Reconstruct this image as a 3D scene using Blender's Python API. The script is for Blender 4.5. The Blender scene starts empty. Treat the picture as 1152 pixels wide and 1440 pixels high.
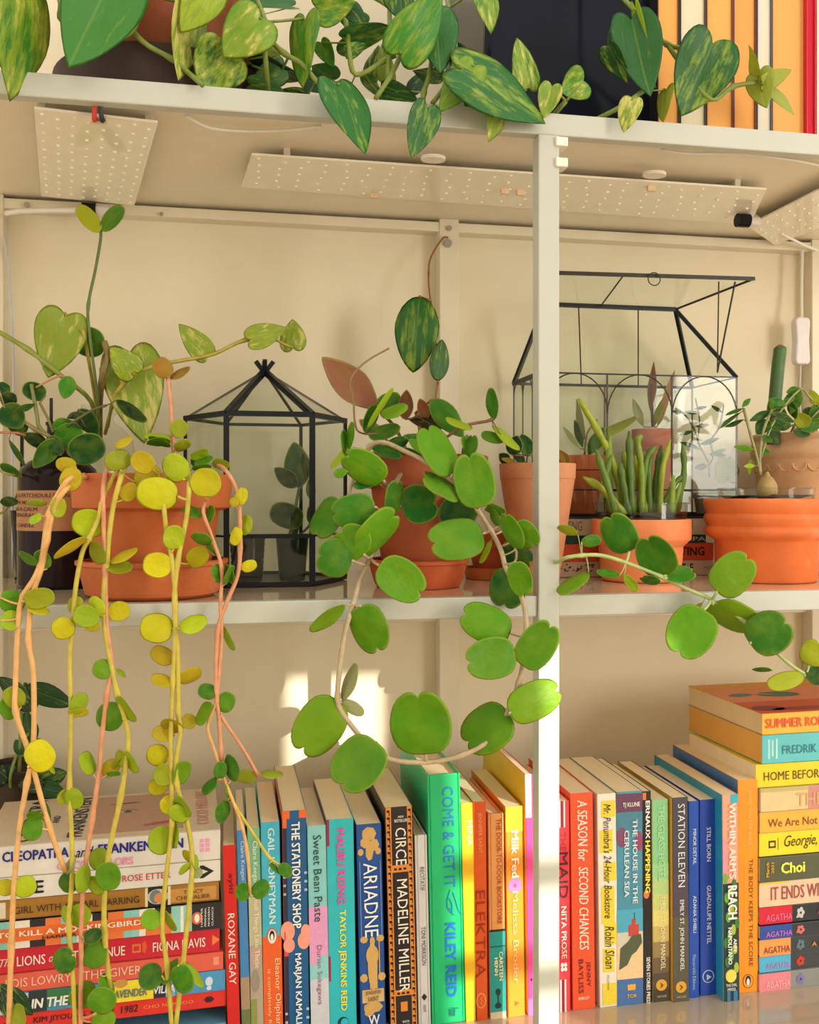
import bpy, bmesh, math, random
from mathutils import Vector, Matrix

random.seed(7)
SC = bpy.context.scene
COL = SC.collection

# ------------------------------------------------------------------ camera
F = 1355.0                      # focal length in pixels of a 1152 x 1440 frame
YAW = math.radians(10.87)       # the camera looks a little to the right of straight-on
HOR = 700.0                     # pixel row of the horizon
CZ = 1.30                       # camera height above the room floor
ct, st = math.cos(YAW), math.sin(YAW)
RIGHT = Vector((ct, -st, 0)); FWD = Vector((st, ct, 0)); UP = Vector((0, 0, 1))
CAM = Vector((0, 0, CZ))
cam = bpy.data.cameras.new('camera'); cam_o = bpy.data.objects.new('camera', cam); COL.objects.link(cam_o)
cam.sensor_fit = 'VERTICAL'; cam.sensor_height = 36; cam.sensor_width = 28.8
cam.lens = F / 1440 * 36; cam.shift_y = -20 / 1440
cam.clip_start = 0.02
cam_o.location = CAM; cam_o.rotation_euler = (math.pi / 2, 0, -YAW)
SC.camera = cam_o

# ------------------------------------------------------------------ light
SUN_DIR = Vector((-.168, .30, -.078)).normalized()
W = bpy.data.worlds.new('world'); SC.world = W; W.use_nodes = True
bgn = W.node_tree.nodes['Background']
bgn.inputs[0].default_value = (1.0, .962, .88, 1); bgn.inputs[1].default_value = 1.18
sun = bpy.data.lights.new('sun', 'SUN'); sun.energy = 5.2; sun.angle = math.radians(.35); sun.color = (1, .93, .80)
sun_o = bpy.data.objects.new('sun', sun); COL.objects.link(sun_o)
sun_o.rotation_euler = SUN_DIR.to_track_quat('-Z', 'Y').to_euler()
key = bpy.data.lights.new('window_daylight', 'AREA'); key.shape = 'RECTANGLE'; key.size = .5; key.size_y = 1.1
key.energy = 17; key.color = (1, .96, .89)
key_o = bpy.data.objects.new('window_daylight', key); COL.objects.link(key_o)
key_o.location = (1.75, -1.0, CZ + .25)
key_o.rotation_euler = (Vector((.15, .95, CZ)) - Vector(key_o.location)).to_track_quat('-Z', 'Y').to_euler()
SC.view_settings.view_transform = 'Standard'; SC.view_settings.look = 'None'
SC.view_settings.gamma = 1; SC.view_settings.use_curve_mapping = False
SC.view_settings.exposure = 0.30
SC.cycles.transparent_max_bounces = 40

# ------------------------------------------------------------------ geometry of the place
def P(px, py, Y):
    """world point on the plane y = Y (distance into the shelf) seen at a photo pixel"""
    r = (px - 576) / F
    t = Y / (ct - r * st)
    return Vector((t * (st + r * ct), Y, CZ + (HOR - py) / F * t))
def PZ(px, py, z):
    t = (z - CZ) * F / (HOR - py); r = (px - 576) / F
    return Vector((t * (st + r * ct), t * (ct - r * st), z))
def PX(px, Y): return P(px, HOR, Y).x
def M2(Y, px=576): return Y / (ct - (px - 576) / F * st) / F      # metres per pixel there
YF, YW = .80, 1.11
Z_UP, Z_LIP = CZ + .335, CZ + .3155
Z_MID, Z_MIDB = CZ - .0853, CZ - .1035
Z_LOW = CZ - .4875

# ------------------------------------------------------------------ colours and materials
def lin(c):
    f = lambda v: v / 12.92 if v <= .04045 else ((v + .055) / 1.055) ** 2.4
    return tuple(f(v / 255) for v in c)
def nm(name):
    m = bpy.data.materials.new(name); m.use_nodes = True
    return m, m.node_tree.nodes, m.node_tree.links, m.node_tree.nodes['Principled BSDF']
def noise(n, l, scale, detail=3, co='Object', stretch=None):
    tc = n.new('ShaderNodeTexCoord'); mp = n.new('ShaderNodeMapping'); nz = n.new('ShaderNodeTexNoise')
    nz.inputs['Scale'].default_value = scale; nz.inputs['Detail'].default_value = detail
    if stretch: mp.inputs['Scale'].default_value = stretch
    l.new(tc.outputs[co], mp.inputs[0]); l.new(mp.outputs[0], nz.inputs['Vector'])
    return nz, mp
def rng(n, l, src, a, b, c, d):
    m = n.new('ShaderNodeMapRange'); l.new(src, m.inputs[0])
    for i, v in enumerate((a, b, c, d)): m.inputs[i + 1].default_value = v
    return m.outputs[0]
def mix(n, l, fac, a, b, mode='MIX'):
    m = n.new('ShaderNodeMix'); m.data_type = 'RGBA'; m.blend_type = mode
    for s, i in ((fac, 0), (a, 6), (b, 7)):
        if hasattr(s, 'is_linked'): l.new(s, m.inputs[i])
        elif i == 0: m.inputs[0].default_value = s
        else: m.inputs[i].default_value = tuple(s) + (1,)
    return m.outputs[2]
def tint(name, rough=.5, scale=40, lo=.9, hi=1.06, bump=0, metal=0, spec=.5, coat=0):
    """surface coloured by the object's own colour, with a little uneven wear"""
    m, n, l, b = nm(name)
    oi = n.new('ShaderNodeObjectInfo'); nz, _ = noise(n, l, scale)
    v = rng(n, l, nz.outputs['Fac'], .25, .75, lo, hi)
    cb = n.new('ShaderNodeCombineColor')
    for i in range(3): l.new(v, cb.inputs[i])
    l.new(mix(n, l, 1.0, oi.outputs['Color'], cb.outputs[0], 'MULTIPLY'), b.inputs['Base Color'])
    b.inputs['Roughness'].default_value = rough; b.inputs['Metallic'].default_value = metal
    b.inputs['Specular IOR Level'].default_value = spec
    b.inputs['Coat Weight'].default_value = coat
    if bump:
        bp = n.new('ShaderNodeBump'); bp.inputs['Strength'].default_value = bump; bp.inputs['Distance'].default_value = .002
        l.new(nz.outputs['Fac'], bp.inputs['Height']); l.new(bp.outputs[0], b.inputs['Normal'])
    return m
def leaf_mat(name, varieg):
    m, n, l, b = nm(name)
    out = n['Material Output']; oi = n.new('ShaderNodeObjectInfo')
    tc = n.new('ShaderNodeTexCoord'); sep = n.new('ShaderNodeSeparateXYZ'); l.new(tc.outputs['Object'], sep.inputs[0])
    ad = n.new('ShaderNodeVectorMath'); ad.operation = 'ADD'; l.new(tc.outputs['Object'], ad.inputs[0])
    ml = n.new('ShaderNodeMath'); ml.operation = 'MULTIPLY'; ml.inputs[1].default_value = 57; l.new(oi.outputs['Random'], ml.inputs[0])
    l.new(ml.outputs[0], ad.inputs[1])
    nz = n.new('ShaderNodeTexNoise'); mp = n.new('ShaderNodeMapping'); l.new(ad.outputs[0], mp.inputs[0]); l.new(mp.outputs[0], nz.inputs['Vector'])
    at = n.new('ShaderNodeAttribute'); at.attribute_name = 'rim'
    ab = n.new('ShaderNodeMath'); ab.operation = 'ABSOLUTE'; l.new(sep.outputs[0], ab.inputs[0])
    base = oi.outputs['Color']
    if varieg:
        mp.inputs['Scale'].default_value = (7, 2.2, 3); nz.inputs['Scale'].default_value = 1.0; nz.inputs['Detail'].default_value = 7; nz.inputs['Roughness'].default_value = .68
        th = n.new('ShaderNodeMath'); th.operation = 'MULTIPLY_ADD'; l.new(oi.outputs['Alpha'], th.inputs[0]); th.inputs[1].default_value = .52; l.new(nz.outputs['Fac'], th.inputs[2])
        c1 = mix(n, l, rng(n, l, th.outputs[0], .60, .74, 0, 1), base, lin((150, 178, 50)))
        c2 = mix(n, l, rng(n, l, th.outputs[0], .76, .86, 0, 1), c1, lin((222, 214, 120)))
        col = mix(n, l, rng(n, l, ab.outputs[0], 0, .025, .35, 0), c2, lin((150, 180, 70)))
        rough = .32
    else:
        mp.inputs['Scale'].default_value = (2.5, 2.5, 2.5); nz.inputs['Scale'].default_value = 1; nz.inputs['Detail'].default_value = 4
        c1 = mix(n, l, rng(n, l, nz.outputs['Fac'], .4, .7, 0, .18), base, lin((176, 190, 40)))
        col = mix(n, l, rng(n, l, at.outputs['Fac'], .90, 1.0, 0, .6), c1, lin((196, 208, 78)))
        rough = .42; b.inputs['Specular IOR Level'].default_value = .18
    l.new(col, b.inputs['Base Color']); b.inputs['Roughness'].default_value = rough
    tr = n.new('ShaderNodeBsdfTranslucent'); l.new(mix(n, l, 1.0, col, (1.0, 1.0, .55), 'MULTIPLY'), tr.inputs['Color'])
    mx = n.new('ShaderNodeMixShader'); mx.inputs[0].default_value = .30
    l.new(b.outputs[0], mx.inputs[1]); l.new(tr.outputs[0], mx.inputs[2]); l.new(mx.outputs[0], out.inputs['Surface'])
    bp = n.new('ShaderNodeBump'); bp.inputs['Strength'].default_value = .25; bp.inputs['Distance'].default_value = .01
    l.new(nz.outputs['Fac'], bp.inputs['Height']); l.new(bp.outputs[0], b.inputs['Normal'])
    return m
def glass_mat(name, tintc=(.96, .98, .96), boost=1.0):
    m, n, l, b = nm(name); n.remove(b); out = n['Material Output']
    t = n.new('ShaderNodeBsdfTransparent'); t.inputs[0].default_value = tuple(tintc) + (1,)
    g = n.new('ShaderNodeBsdfGlossy'); g.inputs['Roughness'].default_value = .02
    lw = n.new('ShaderNodeLayerWeight'); pw = n.new('ShaderNodeMath'); pw.operation = 'POWER'; pw.inputs[1].default_value = 4.5
    l.new(lw.outputs['Facing'], pw.inputs[0]); lw.inputs['Blend'].default_value = .5
    fr = n.new('ShaderNodeMath'); fr.operation = 'MULTIPLY_ADD'; fr.inputs[1].default_value = .5; fr.inputs[2].default_value = .02; l.new(pw.outputs[0], fr.inputs[0])
    nz, _ = noise(n, l, 60)
    l.new(rng(n, l, nz.outputs['Fac'], .3, .7, .015, .05), g.inputs['Roughness'])
    mu = n.new('ShaderNodeMath'); mu.operation = 'MULTIPLY'; mu.inputs[1].default_value = boost; l.new(fr.outputs[0], mu.inputs[0])
    mx = n.new('ShaderNodeMixShader'); l.new(mu.outputs[0], mx.inputs[0]); l.new(t.outputs[0], mx.inputs[1]); l.new(g.outputs[0], mx.inputs[2])
    l.new(mx.outputs[0], out.inputs['Surface'])
    return m
def page_mat():
    m, n, l, b = nm('page_edges')
    nz, _ = noise(n, l, 1.0, 2, stretch=(2600, 30, 30)); oi = n.new('ShaderNodeObjectInfo')
    hs = n.new('ShaderNodeHueSaturation'); hs.inputs['Value'].default_value = .88; l.new(oi.outputs['Color'], hs.inputs['Color'])
    l.new(mix(n, l, rng(n, l, nz.outputs['Fac'], .35, .65, 0, .5), oi.outputs['Color'], hs.outputs[0]), b.inputs['Base Color'])
    b.inputs['Roughness'].default_value = .85
    return m
def terracotta_mat():
    m, n, l, b = nm('terracotta')
    oi = n.new('ShaderNodeObjectInfo'); nz, _ = noise(n, l, 22, 6); n2, _ = noise(n, l, 400, 2)
    hs = n.new('ShaderNodeHueSaturation'); hs.inputs['Value'].default_value = .78; l.new(oi.outputs['Color'], hs.inputs['Color'])
    h2 = n.new('ShaderNodeHueSaturation'); h2.inputs['Value'].default_value = 1.15; h2.inputs['Saturation'].default_value = .8; l.new(oi.outputs['Color'], h2.inputs['Color'])
    c = mix(n, l, rng(n, l, nz.outputs['Fac'], .35, .65, 0, 1), hs.outputs[0], oi.outputs['Color'])
    c = mix(n, l, rng(n, l, nz.outputs['Fac'], .6, .8, 0, .7), c, h2.outputs[0])
    l.new(c, b.inputs['Base Color']); b.inputs['Roughness'].default_value = .7
    bp = n.new('ShaderNodeBump'); bp.inputs['Strength'].default_value = .25; bp.inputs['Distance'].default_value = .001
    l.new(n2.outputs['Fac'], bp.inputs['Height']); l.new(bp.outputs[0], b.inputs['Normal'])
    return m
MAT = dict(
    wall=tint('painted_wall', .9, 18, .97, 1.02, .05), paint=tint('painted_white_steel', .35, 30, .97, 1.02),
    shelf=tint('lacquered_shelf', .09, 14, .95, 1.03, 0, 0, .8, .5), cover=tint('book_cover', .38, 60, .93, 1.04), print=tint('printed_ink', .5, 300, .92, 1.05),
    page=page_mat(), terra=terracotta_mat(), leaf=leaf_mat('waxy_leaf', False), pothos=leaf_mat('variegated_leaf', True),
    stem=tint('plant_stem', .5, 120, .8, 1.15), soil=tint('potting_soil', .95, 160, .4, 1.5, .9), black=tint('black_metal', .35, 80, .8, 1.2, 0, 0, .2),
    glass=glass_mat('clear_glass'), plastic=glass_mat('clear_plastic', (.93, .94, .92), 1.3), smoke=glass_mat('smoky_plastic', (.16, .17, .16), 1.2),
    gloss=tint('dark_glazed', .14, 20, .9, 1.1, 0, 0, .12), led=tint('led_board', .07, 40, .97, 1.02), plain=tint('matt_plastic', .45, 60, .95, 1.03),
    metal=tint('steel', .3, 200, .8, 1.1, 0, .9))

# ------------------------------------------------------------------ object helpers
def link(name, mesh, mat, parent=None, color=None, loc=None, smooth=False, label=None):
    if smooth: mesh.shade_smooth()
    o = bpy.data.objects.new(name, mesh); COL.objects.link(o)
    if mat is not None and not mesh.materials: mesh.materials.append(MAT[mat])
    if parent: o.parent = parent
    if loc is not None: o.location = loc
    if color is not None:
        c = lin(color[:3]); o.color = (c[0], c[1], c[2], color[3] if len(color) > 3 else 1)
    if label: o['label'] = label
    return o
def tag(o, label, cat, group=None, kind=None):
    o['label'] = label; o['category'] = cat
    if group: o['group'] = group
    if kind: o['kind'] = kind
    return o
def empty(name, loc, label, cat, group=None, rot=(0, 0, 0)):
    o = bpy.data.objects.new(name, None); COL.objects.link(o); o.empty_display_size = .02
    o.location = loc; o.rotation_euler = rot
    return tag(o, label, cat, group)
def md(name, verts, faces):
    m = bpy.data.meshes.new(name); m.from_pydata([tuple(v) for v in verts], [], faces); m.update(); return m
class MB:
    def __init__(s): s.v = []; s.f = []
    def box(s, a, b):
        x0, y0, z0 = a; x1, y1, z1 = b; i = len(s.v)
        s.v += [(x0, y0, z0), (x1, y0, z0), (x1, y1, z0), (x0, y1, z0), (x0, y0, z1), (x1, y0, z1), (x1, y1, z1), (x0, y1, z1)]
        s.f += [(i, i + 3, i + 2, i + 1), (i + 4, i + 5, i + 6, i + 7), (i, i + 1, i + 5, i + 4), (i + 1, i + 2, i + 6, i + 5), (i + 2, i + 3, i + 7, i + 6), (i + 3, i, i + 4, i + 7)]
        return s
    def slab(s, quad, n):
        """a quad given thickness along n"""
        i = len(s.v); k = len(quad)
        s.v += [Vector(q) for q in quad] + [Vector(q) + n for q in quad]
        s.f += [tuple(range(i, i + k)), tuple(reversed(range(i + k, i + 2 * k)))]
        for j in range(k): s.f.append((i + j, i + k + j, i + k + (j + 1) % k, i + (j + 1) % k))
        return s
    def beam(s, p, q, w, h=None):
        p, q = Vector(p), Vector(q); d = (q - p).normalized(); h = h or w
        u = d.cross(Vector((0, 0, 1)));
        if u.length < .05: u = Vector((1, 0, 0))
        u.normalize(); v = d.cross(u).normalized()
        a = [p + u * w / 2 * i + v * h / 2 * j for i, j in ((-1, -1), (1, -1), (1, 1), (-1, 1))]
        return s.slab(a, q - p)
    def tube(s, pts, r, sides=6, taper=1.0):
        pts = [Vector(p) for p in pts]; n = len(pts); i0 = len(s.v); u = None
        for k, p in enumerate(pts):
            d = (pts[min(k + 1, n - 1)] - pts[max(k - 1, 0)])
            d = d.normalized() if d.length > 1e-9 else Vector((0, 0, 1))
            if u is None:
                u = d.orthogonal().normalized()
            else:
                u = (u - d * u.dot(d));  u = u.normalized() if u.length > 1e-6 else d.orthogonal().normalized()
            w = d.cross(u); rr = (r[k] if isinstance(r, (list, tuple)) else r * (1 + (taper - 1) * k / max(1, n - 1)))
            for j in range(sides):
                a = 2 * math.pi * j / sides; s.v.append(p + (u * math.cos(a) + w * math.sin(a)) * rr)
        for k in range(n - 1):
            for j in range(sides):
                a = i0 + k * sides + j; b = i0 + k * sides + (j + 1) % sides
                s.f.append((a, b, b + sides, a + sides))
        s.f.append(tuple(reversed(range(i0, i0 + sides)))); s.f.append(tuple(range(i0 + (n - 1) * sides, i0 + n * sides)))
        return s
    def lathe(s, prof, seg=48, c=(0, 0, 0)):
        i0 = len(s.v); k = len(prof)
        for j in range(seg):
            a = 2 * math.pi * j / seg
            for r, z in prof: s.v.append((c[0] + r * math.cos(a), c[1] + r * math.sin(a), c[2] + z))
        for j in range(seg):
            for q in range(k - 1):
                a = i0 + j * k + q; b = i0 + ((j + 1) % seg) * k + q
                s.f.append((a, b, b + 1, a + 1))
        return s
    def disc(s, c, nrm, r, h, seg=20, ry=None):
        c, nrm = Vector(c), Vector(nrm).normalized(); u = nrm.orthogonal().normalized()
        if abs(nrm.y) > .9: u = Vector((1, 0, 0))
        if abs(nrm.z) > .9: u = Vector((1, 0, 0))
        v = nrm.cross(u); ry = ry or r
        q = [c + u * math.cos(2 * math.pi * j / seg) * r + v * math.sin(2 * math.pi * j / seg) * ry for j in range(seg)]
        return s.slab(q, nrm * h)
    def build(s, name, mat, parent=None, color=None, loc=None, smooth=False, label=None, off=None):
        v = s.v if off is None else [Vector(p) - off for p in s.v]
        m = md(name, v, s.f)
        bm = bmesh.new(); bm.from_mesh(m); bmesh.ops.recalc_face_normals(bm, faces=bm.faces); bm.to_mesh(m); bm.free()
        return link(name, m, mat, parent, color, loc, smooth, label)
def smooth_by_angle(o, deg=35):
    m = o.data
    bm = bmesh.new(); bm.from_mesh(m)
    for f in bm.faces: f.smooth = True
    for e in bm.edges:
        if len(e.link_faces) == 2 and e.calc_face_angle(0) > math.radians(deg): e.smooth = False
    bm.to_mesh(m); bm.free(); return o
def catmull(pts, sub=5):
    pts = [Vector(p) for p in pts]
    if len(pts) < 3: return [pts[0].lerp(pts[-1], i / sub) for i in range(sub + 1)]
    e = [pts[0] * 2 - pts[1]] + pts + [pts[-1] * 2 - pts[-2]]; out = []
    for i in range(1, len(e) - 2):
        a, b, c, d = e[i - 1:i + 3]
        for k in range(sub):
            t = k / sub
            out.append(.5 * ((2 * b) + (c - a) * t + (2 * a - 5 * b + 4 * c - d) * t * t + (3 * b - a - 3 * c + d) * t ** 3))
    return out + [pts[-1]]

# text ----------------------------------------------------------------
def text_mesh(s, bold=0, shear=0):
    cu = bpy.data.curves.new('lettering', 'FONT'); cu.body = s; cu.resolution_u = 2; cu.shear = shear
    cu.fill_mode = 'FRONT'
    o = bpy.data.objects.new('lettering', cu); COL.objects.link(o)
    m = bpy.data.meshes.new_from_object(o)
    bpy.data.objects.remove(o); bpy.data.curves.remove(cu)
    if bold >= .01:                                     # heavier strokes: the letters laid down again a little to each side
        v = [tuple(p.co) for p in m.vertices]; f = [tuple(p.vertices) for p in m.polygons]; k = len(v); V, Fc = [], []
        for i, (dx, dy) in enumerate(((0, 0), (bold, 0), (-bold, 0), (0, bold * .6), (0, -bold * .6))[:5 if bold > .02 else 3]):
            V += [(x + dx, y + dy, i * .00004) for x, y, z in v]; Fc += [tuple(j + i * k for j in q) for q in f]
        m2 = md('lettering', V, Fc); bpy.data.meshes.remove(m); m = m2
    return m
def lettering(name, s, o, U, V, L, H, parent, color, bold=.012, shear=0):
    """letters in the box from o, L along U and H along V, lying on the surface"""
    m = text_mesh(s, bold, shear)
    if not m.vertices: return
    xs = [v.co.x for v in m.vertices]; ys = [v.co.y for v in m.vertices]
    x0, y0 = min(xs), min(ys); sx = L / (max(xs) - x0); sy = H / (max(ys) - y0)
    U, V, o = Vector(U), Vector(V), Vector(o); N = U.cross(V)
    for v in m.vertices: v.co = o + U * ((v.co.x - x0) * sx) + V * ((v.co.y - y0) * sy) + N * v.co.z
    return link(name, m, 'print', parent, color)

# ------------------------------------------------------------------ the room
CREAM = (192, 193, 180); WALLC = (233, 222, 195)
def struct(name, mb, mat, color):
    o = mb.build(name, mat, None, color); o['kind'] = 'structure'; return o
struct('wall_back', MB().box((-2.2, YW, 0), (2.6, YW + .06, 2.6)), 'wall', WALLC)
struct('floor', MB().box((-2.2, -1.66, -.05), (2.6, YW + .06, 0)), 'wall', (170, 140, 105))
# unseen wall added behind the camera: masks the low sun to one tall opening
WY = -1.60
def at_window(px, py, Y):
    p = P(px, py, Y); return p + SUN_DIR * ((WY - p.y) / SUN_DIR.y)
wl, wr = at_window(404, 950, YW).x, at_window(537, 950, YW).x
wt = at_window(770, 905, YF).z; wb = at_window(770, 1500, YF).z
_k = .06 / SUN_DIR.y; wr -= SUN_DIR.x * _k; wt -= SUN_DIR.z * _k    # clear the depth of the reveal
fw = MB()
fw.box((-2.2, WY - .06, 0), (wl, WY, 2.6)).box((wr, WY - .06, 0), (2.6, WY, 2.6)).box((wl, WY - .06, wt), (wr, WY, 2.6)).box((wl, WY - .06, 0), (wr, WY, wb))
struct('wall_front', fw, 'wall', (235, 226, 205))
m1, m2 = at_window(770, 1220, YF).z, at_window(770, 1368, YF).z
win = struct('window_1', MB().box((wl - .02, WY, wb - .03), (wr + .02, WY + .02, wb)).box((wl - .02, WY, wt), (wr + .02, WY + .02, wt + .03)), 'paint', CREAM)  # frame of the added opening, out of view
for z in (m1, m2): MB().box((wl, WY - .03, z - .01), (wr, WY - .01, z + .01)).build('window_bar', 'paint', win, CREAM)  # unseen bars added to shade bands across the sunbeam on the post

# ------------------------------------------------------------------ the shelving unit
unit = empty('shelving_unit', (PX(770, YF), YF, 0), 'white steel shelving unit with three shelves and a central front post', 'shelf')
UO = Vector(unit.location)
def upart(mb, name, mat='paint', color=CREAM, label=None, bevel=0):
    o = mb.build(name, mat, unit, color, off=UO, label=label)
    if bevel:
        b = o.modifiers.new('soft_edge', 'BEVEL'); b.width = bevel; b.segments = 2; b.limit_method = 'ANGLE'
    return o
XL, XR = -.75, 1.05
px0, px1 = PX(757, YF), PX(786.5, YF)
upart(MB().box((XL, YF, Z_LIP), (XR, YF + .012, Z_UP)), 'front_lip', bevel=.0012)
upart(MB().box((XL, YF + .012, Z_LIP + .008), (XR, YW - .001, Z_UP - .002)), 'shelf_panel', 'paint', (240, 230, 208))
upart(MB().box((XL, YF + .002, Z_MIDB), (px0, YF + .014, Z_MID)), 'front_lip', bevel=.001)
upart(MB().box((px1, YF + .002, Z_MIDB), (XR, YF + .014, Z_MID)), 'front_lip', bevel=.001)
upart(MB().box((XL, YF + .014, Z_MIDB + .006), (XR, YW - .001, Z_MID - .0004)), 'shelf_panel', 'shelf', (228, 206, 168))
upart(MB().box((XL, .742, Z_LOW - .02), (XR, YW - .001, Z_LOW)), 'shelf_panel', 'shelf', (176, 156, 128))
upart(MB().box((px0, YF - .001, Z_LOW), (px1, YF + .016, Z_LIP)), 'front_post', bevel=.0012)
for k, z in ((0, Z_LIP - .006), (1, Z_LIP - .024)):
    upart(MB().box((px1 - .004, YF - .004, z - .004), (px1 + .007, YF + .012, z + .004)), 'post_clip', 'plain', (236, 230, 214), bevel=.001)
for a, b in ((-14, 5), (618, 645), (1141, 1162)):
    upart(MB().box((PX(a, YW - .02), YW - .022, Z_LOW), (PX(b, YW - .02), YW, Z_LIP + .008)), 'back_post', color=(226, 216, 192), bevel=.001)
zr = P(300, 309, YW - .018).z
upart(MB().box((XL, YW - .020, zr), (XR, YW, zr + .011)), 'back_rail', color=(232, 222, 198), bevel=.001)
upart(MB().box((XL, YW - .012, P(300, 880, YW).z), (XR, YW, Z_MIDB + .006)), 'back_rail', color=(226, 216, 192), bevel=.001)
for (sx, sy, r, nrm) in ((630, 342, .0048, 'y'), (632, 321, .003, 'y'), (38, 288, .003, 'y'), (227, 301, .002, 'y')):
    c = P(sx, sy, YW - .024); c.y = YW - .0225
    upart(MB().disc(c, (0, -1, 0), r, .003), 'screw', 'metal', (190, 190, 180), label='small steel screw head')

# grow light boards under the upper shelf -----------------------------
ZU = Z_LIP + .008; ZB = ZU - .010
def grow_light(corners, label, nx, ny, extra):
    c = [PZ(x, y, ZB) for x, y in corners]
    o = empty('grow_light_board', sum(c, Vector()) / 4 + Vector((0, 0, .002)), label, 'grow light', 'grow light boards')
    O = Vector(o.location)
    MB().slab(c, Vector((0, 0, .002))).build('board', 'led', o, (250, 244, 226), off=O)
    d = MB()
    for i in range(nx):
        for j in range(ny):
            u = (i + .5) / nx + random.uniform(-.006, .006); v = (j + .5 + (.25 if i % 2 else -.1)) / (ny + .3)
            p = (c[0] * (1 - u) + c[1] * u) * (1 - v) + (c[3] * (1 - u) + c[2] * u) * v
            d.box((p.x - .0013, p.y - .0009, ZB - .0012), (p.x + .0013, p.y + .0009, ZB))
    dd = d.build('diode', 'plain', o, (255, 250, 225), off=O); dd['kind'] = 'stuff'
    for p in c:
        q = p.lerp(sum(c, Vector()) / 4, .12)
        MB().box((q.x - .003, q.y - .003, ZB + .002), (q.x + .003, q.y + .003, ZU)).build('spacer', 'plain', o, (220, 212, 195), off=O)
    for kind, x, y in extra:
        p = PZ(x, y, ZB)
        if kind == 'clip': MB().disc(p + Vector((0, -.004, -.001)), (0, 0, 1), .0115, .003, 24, .009).build('mounting_clip', 'plain', o, (240, 234, 220), off=O)
        if kind == 'chip': MB().box((p.x - .004, p.y - .002, ZB - .005), (p.x + .004, p.y + .002, ZB)).build('terminal_block', 'plain', o, (236, 205, 170), off=O)
        if kind == 'plug':
            m = MB(); m.tube([p + Vector((-.008, 0, -.008)), p + Vector((.006, 0, -.008))], .0075, 12)
            m.build('power_plug', 'gloss', o, (30, 30, 32), off=O, label='black power plug')
            MB().tube([p + Vector((.006, 0, -.008)), p + Vector((.018, 0, -.009))], .0055, 10).build('plug_collar', 'plain', o, (225, 220, 210), off=O)
        if kind == 'wires':
            for k, cc in ((-1, (200, 60, 45)), (1, (30, 28, 28))):
                MB().tube(catmull([p + Vector((k * .003, .004, -.003)), p + Vector((k * .003, -.004, -.006)), p + Vector((k * .002, -.010, .004))]), .0022).build('wire', 'plain', o, cc, off=O)
            MB().box((p.x - .006, p.y + .003, ZB - .005), (p.x + .006, p.y + .009, ZB)).build('terminal_block', 'plain', o, (226, 205, 180), off=O)
    return o
grow_light([(48, 153), (222, 173), (189, 289), (58, 276)], 'square white grow light board at the left end of the shelf underside', 8, 11, [('wires', 139, 160), ('plug', 127, 284)])
grow_light([(354, 218), (1078, 267), (1055, 316), (340, 263)], 'long white grow light board spanning the shelf underside behind the post', 26, 5,
           [('clip', 608, 226), ('clip', 918, 248), ('chip', 526, 272), ('chip', 710, 266), ('chip', 732, 268), ('chip', 916, 262), ('plug', 1046, 300)])
grow_light([(1052, 318), (1200, 243), (1240, 285), (1090, 345)], 'grow light board set at an angle at the right end of the underside', 9, 5, [])
def cable(pts, r, label, color=(236, 232, 222), name='cable'):
    w = catmull(pts, 6); o = MB().tube(w, r).build(name, 'plain', None, color, smooth=True, off=w[0], loc=w[0])
    return tag(o, label, 'cable')
zc = ZU - .002
cable([PZ(262, 163, zc), PZ(290, 178, zc - .004), PZ(330, 184, zc - .006), PZ(390, 184, zc - .005), PZ(452, 178, zc)], .0016, 'loose white cable looping under the upper shelf above the long board')
cable([PZ(930, 211, zc), PZ(970, 216, zc - .003), PZ(1040, 216, zc - .003), PZ(1110, 224, zc - .003), PZ(1170, 236, zc)], .0016, 'white cable under the upper shelf right of the post')
cable([P(8, 300, 1.07), P(30, 297, 1.06), P(70, 296, 1.05), P(108, 296, 1.03)], .003, 'thick pale cable running along the back rail to the left plug')
cable([P(1062, 303, .99), P(1090, 322, 1.03), P(1125, 342, 1.07), P(1150, 352, 1.085)], .002, 'white cable from the black plug to the right corner')
cable([P(6, 330, 1.08), P(14, 400, 1.085), P(19, 520, 1.085), P(17, 640, 1.085), P(18, 800, 1.08)], .0012, 'thin blue-grey cable hanging down the left corner', (190, 195, 205))
sw = empty('inline_switch', P(1126, 480, 1.08), 'white inline cable switch hanging in the right corner', 'switch'); SO = Vector(sw.location)
m = MB(); hw, hh = 11.5 * M2(1.08, 1126), 33 * M2(1.08, 1126)
m.slab([SO + Vector((x * hw, -.006, z * hh)) for x, z in ((-.75, -1), (.75, -1), (1, -.85), (.85, 0), (1, .85), (.75, 1), (-.75, 1), (-1, .85), (-.85, 0), (-1, -.85))], Vector((0, .012, 0)))
o = m.build('housing', 'plain', sw, (226, 220, 222), off=SO); b = o.modifiers.new('round', 'BEVEL'); b.width = .002; b.segments = 2
MB().tube([P(1128, 352, 1.085), P(1127, 400, 1.085), P(1127, 450, 1.08)], .0025).build('cord', 'plain', sw, (222, 214, 196), off=SO)
MB().tube([P(1126, 512, 1.08), P(1124, 560, 1.085), P(1127, 600, 1.09)], .0016).build('cord', 'plain', sw, (200, 192, 178), off=SO)

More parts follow.
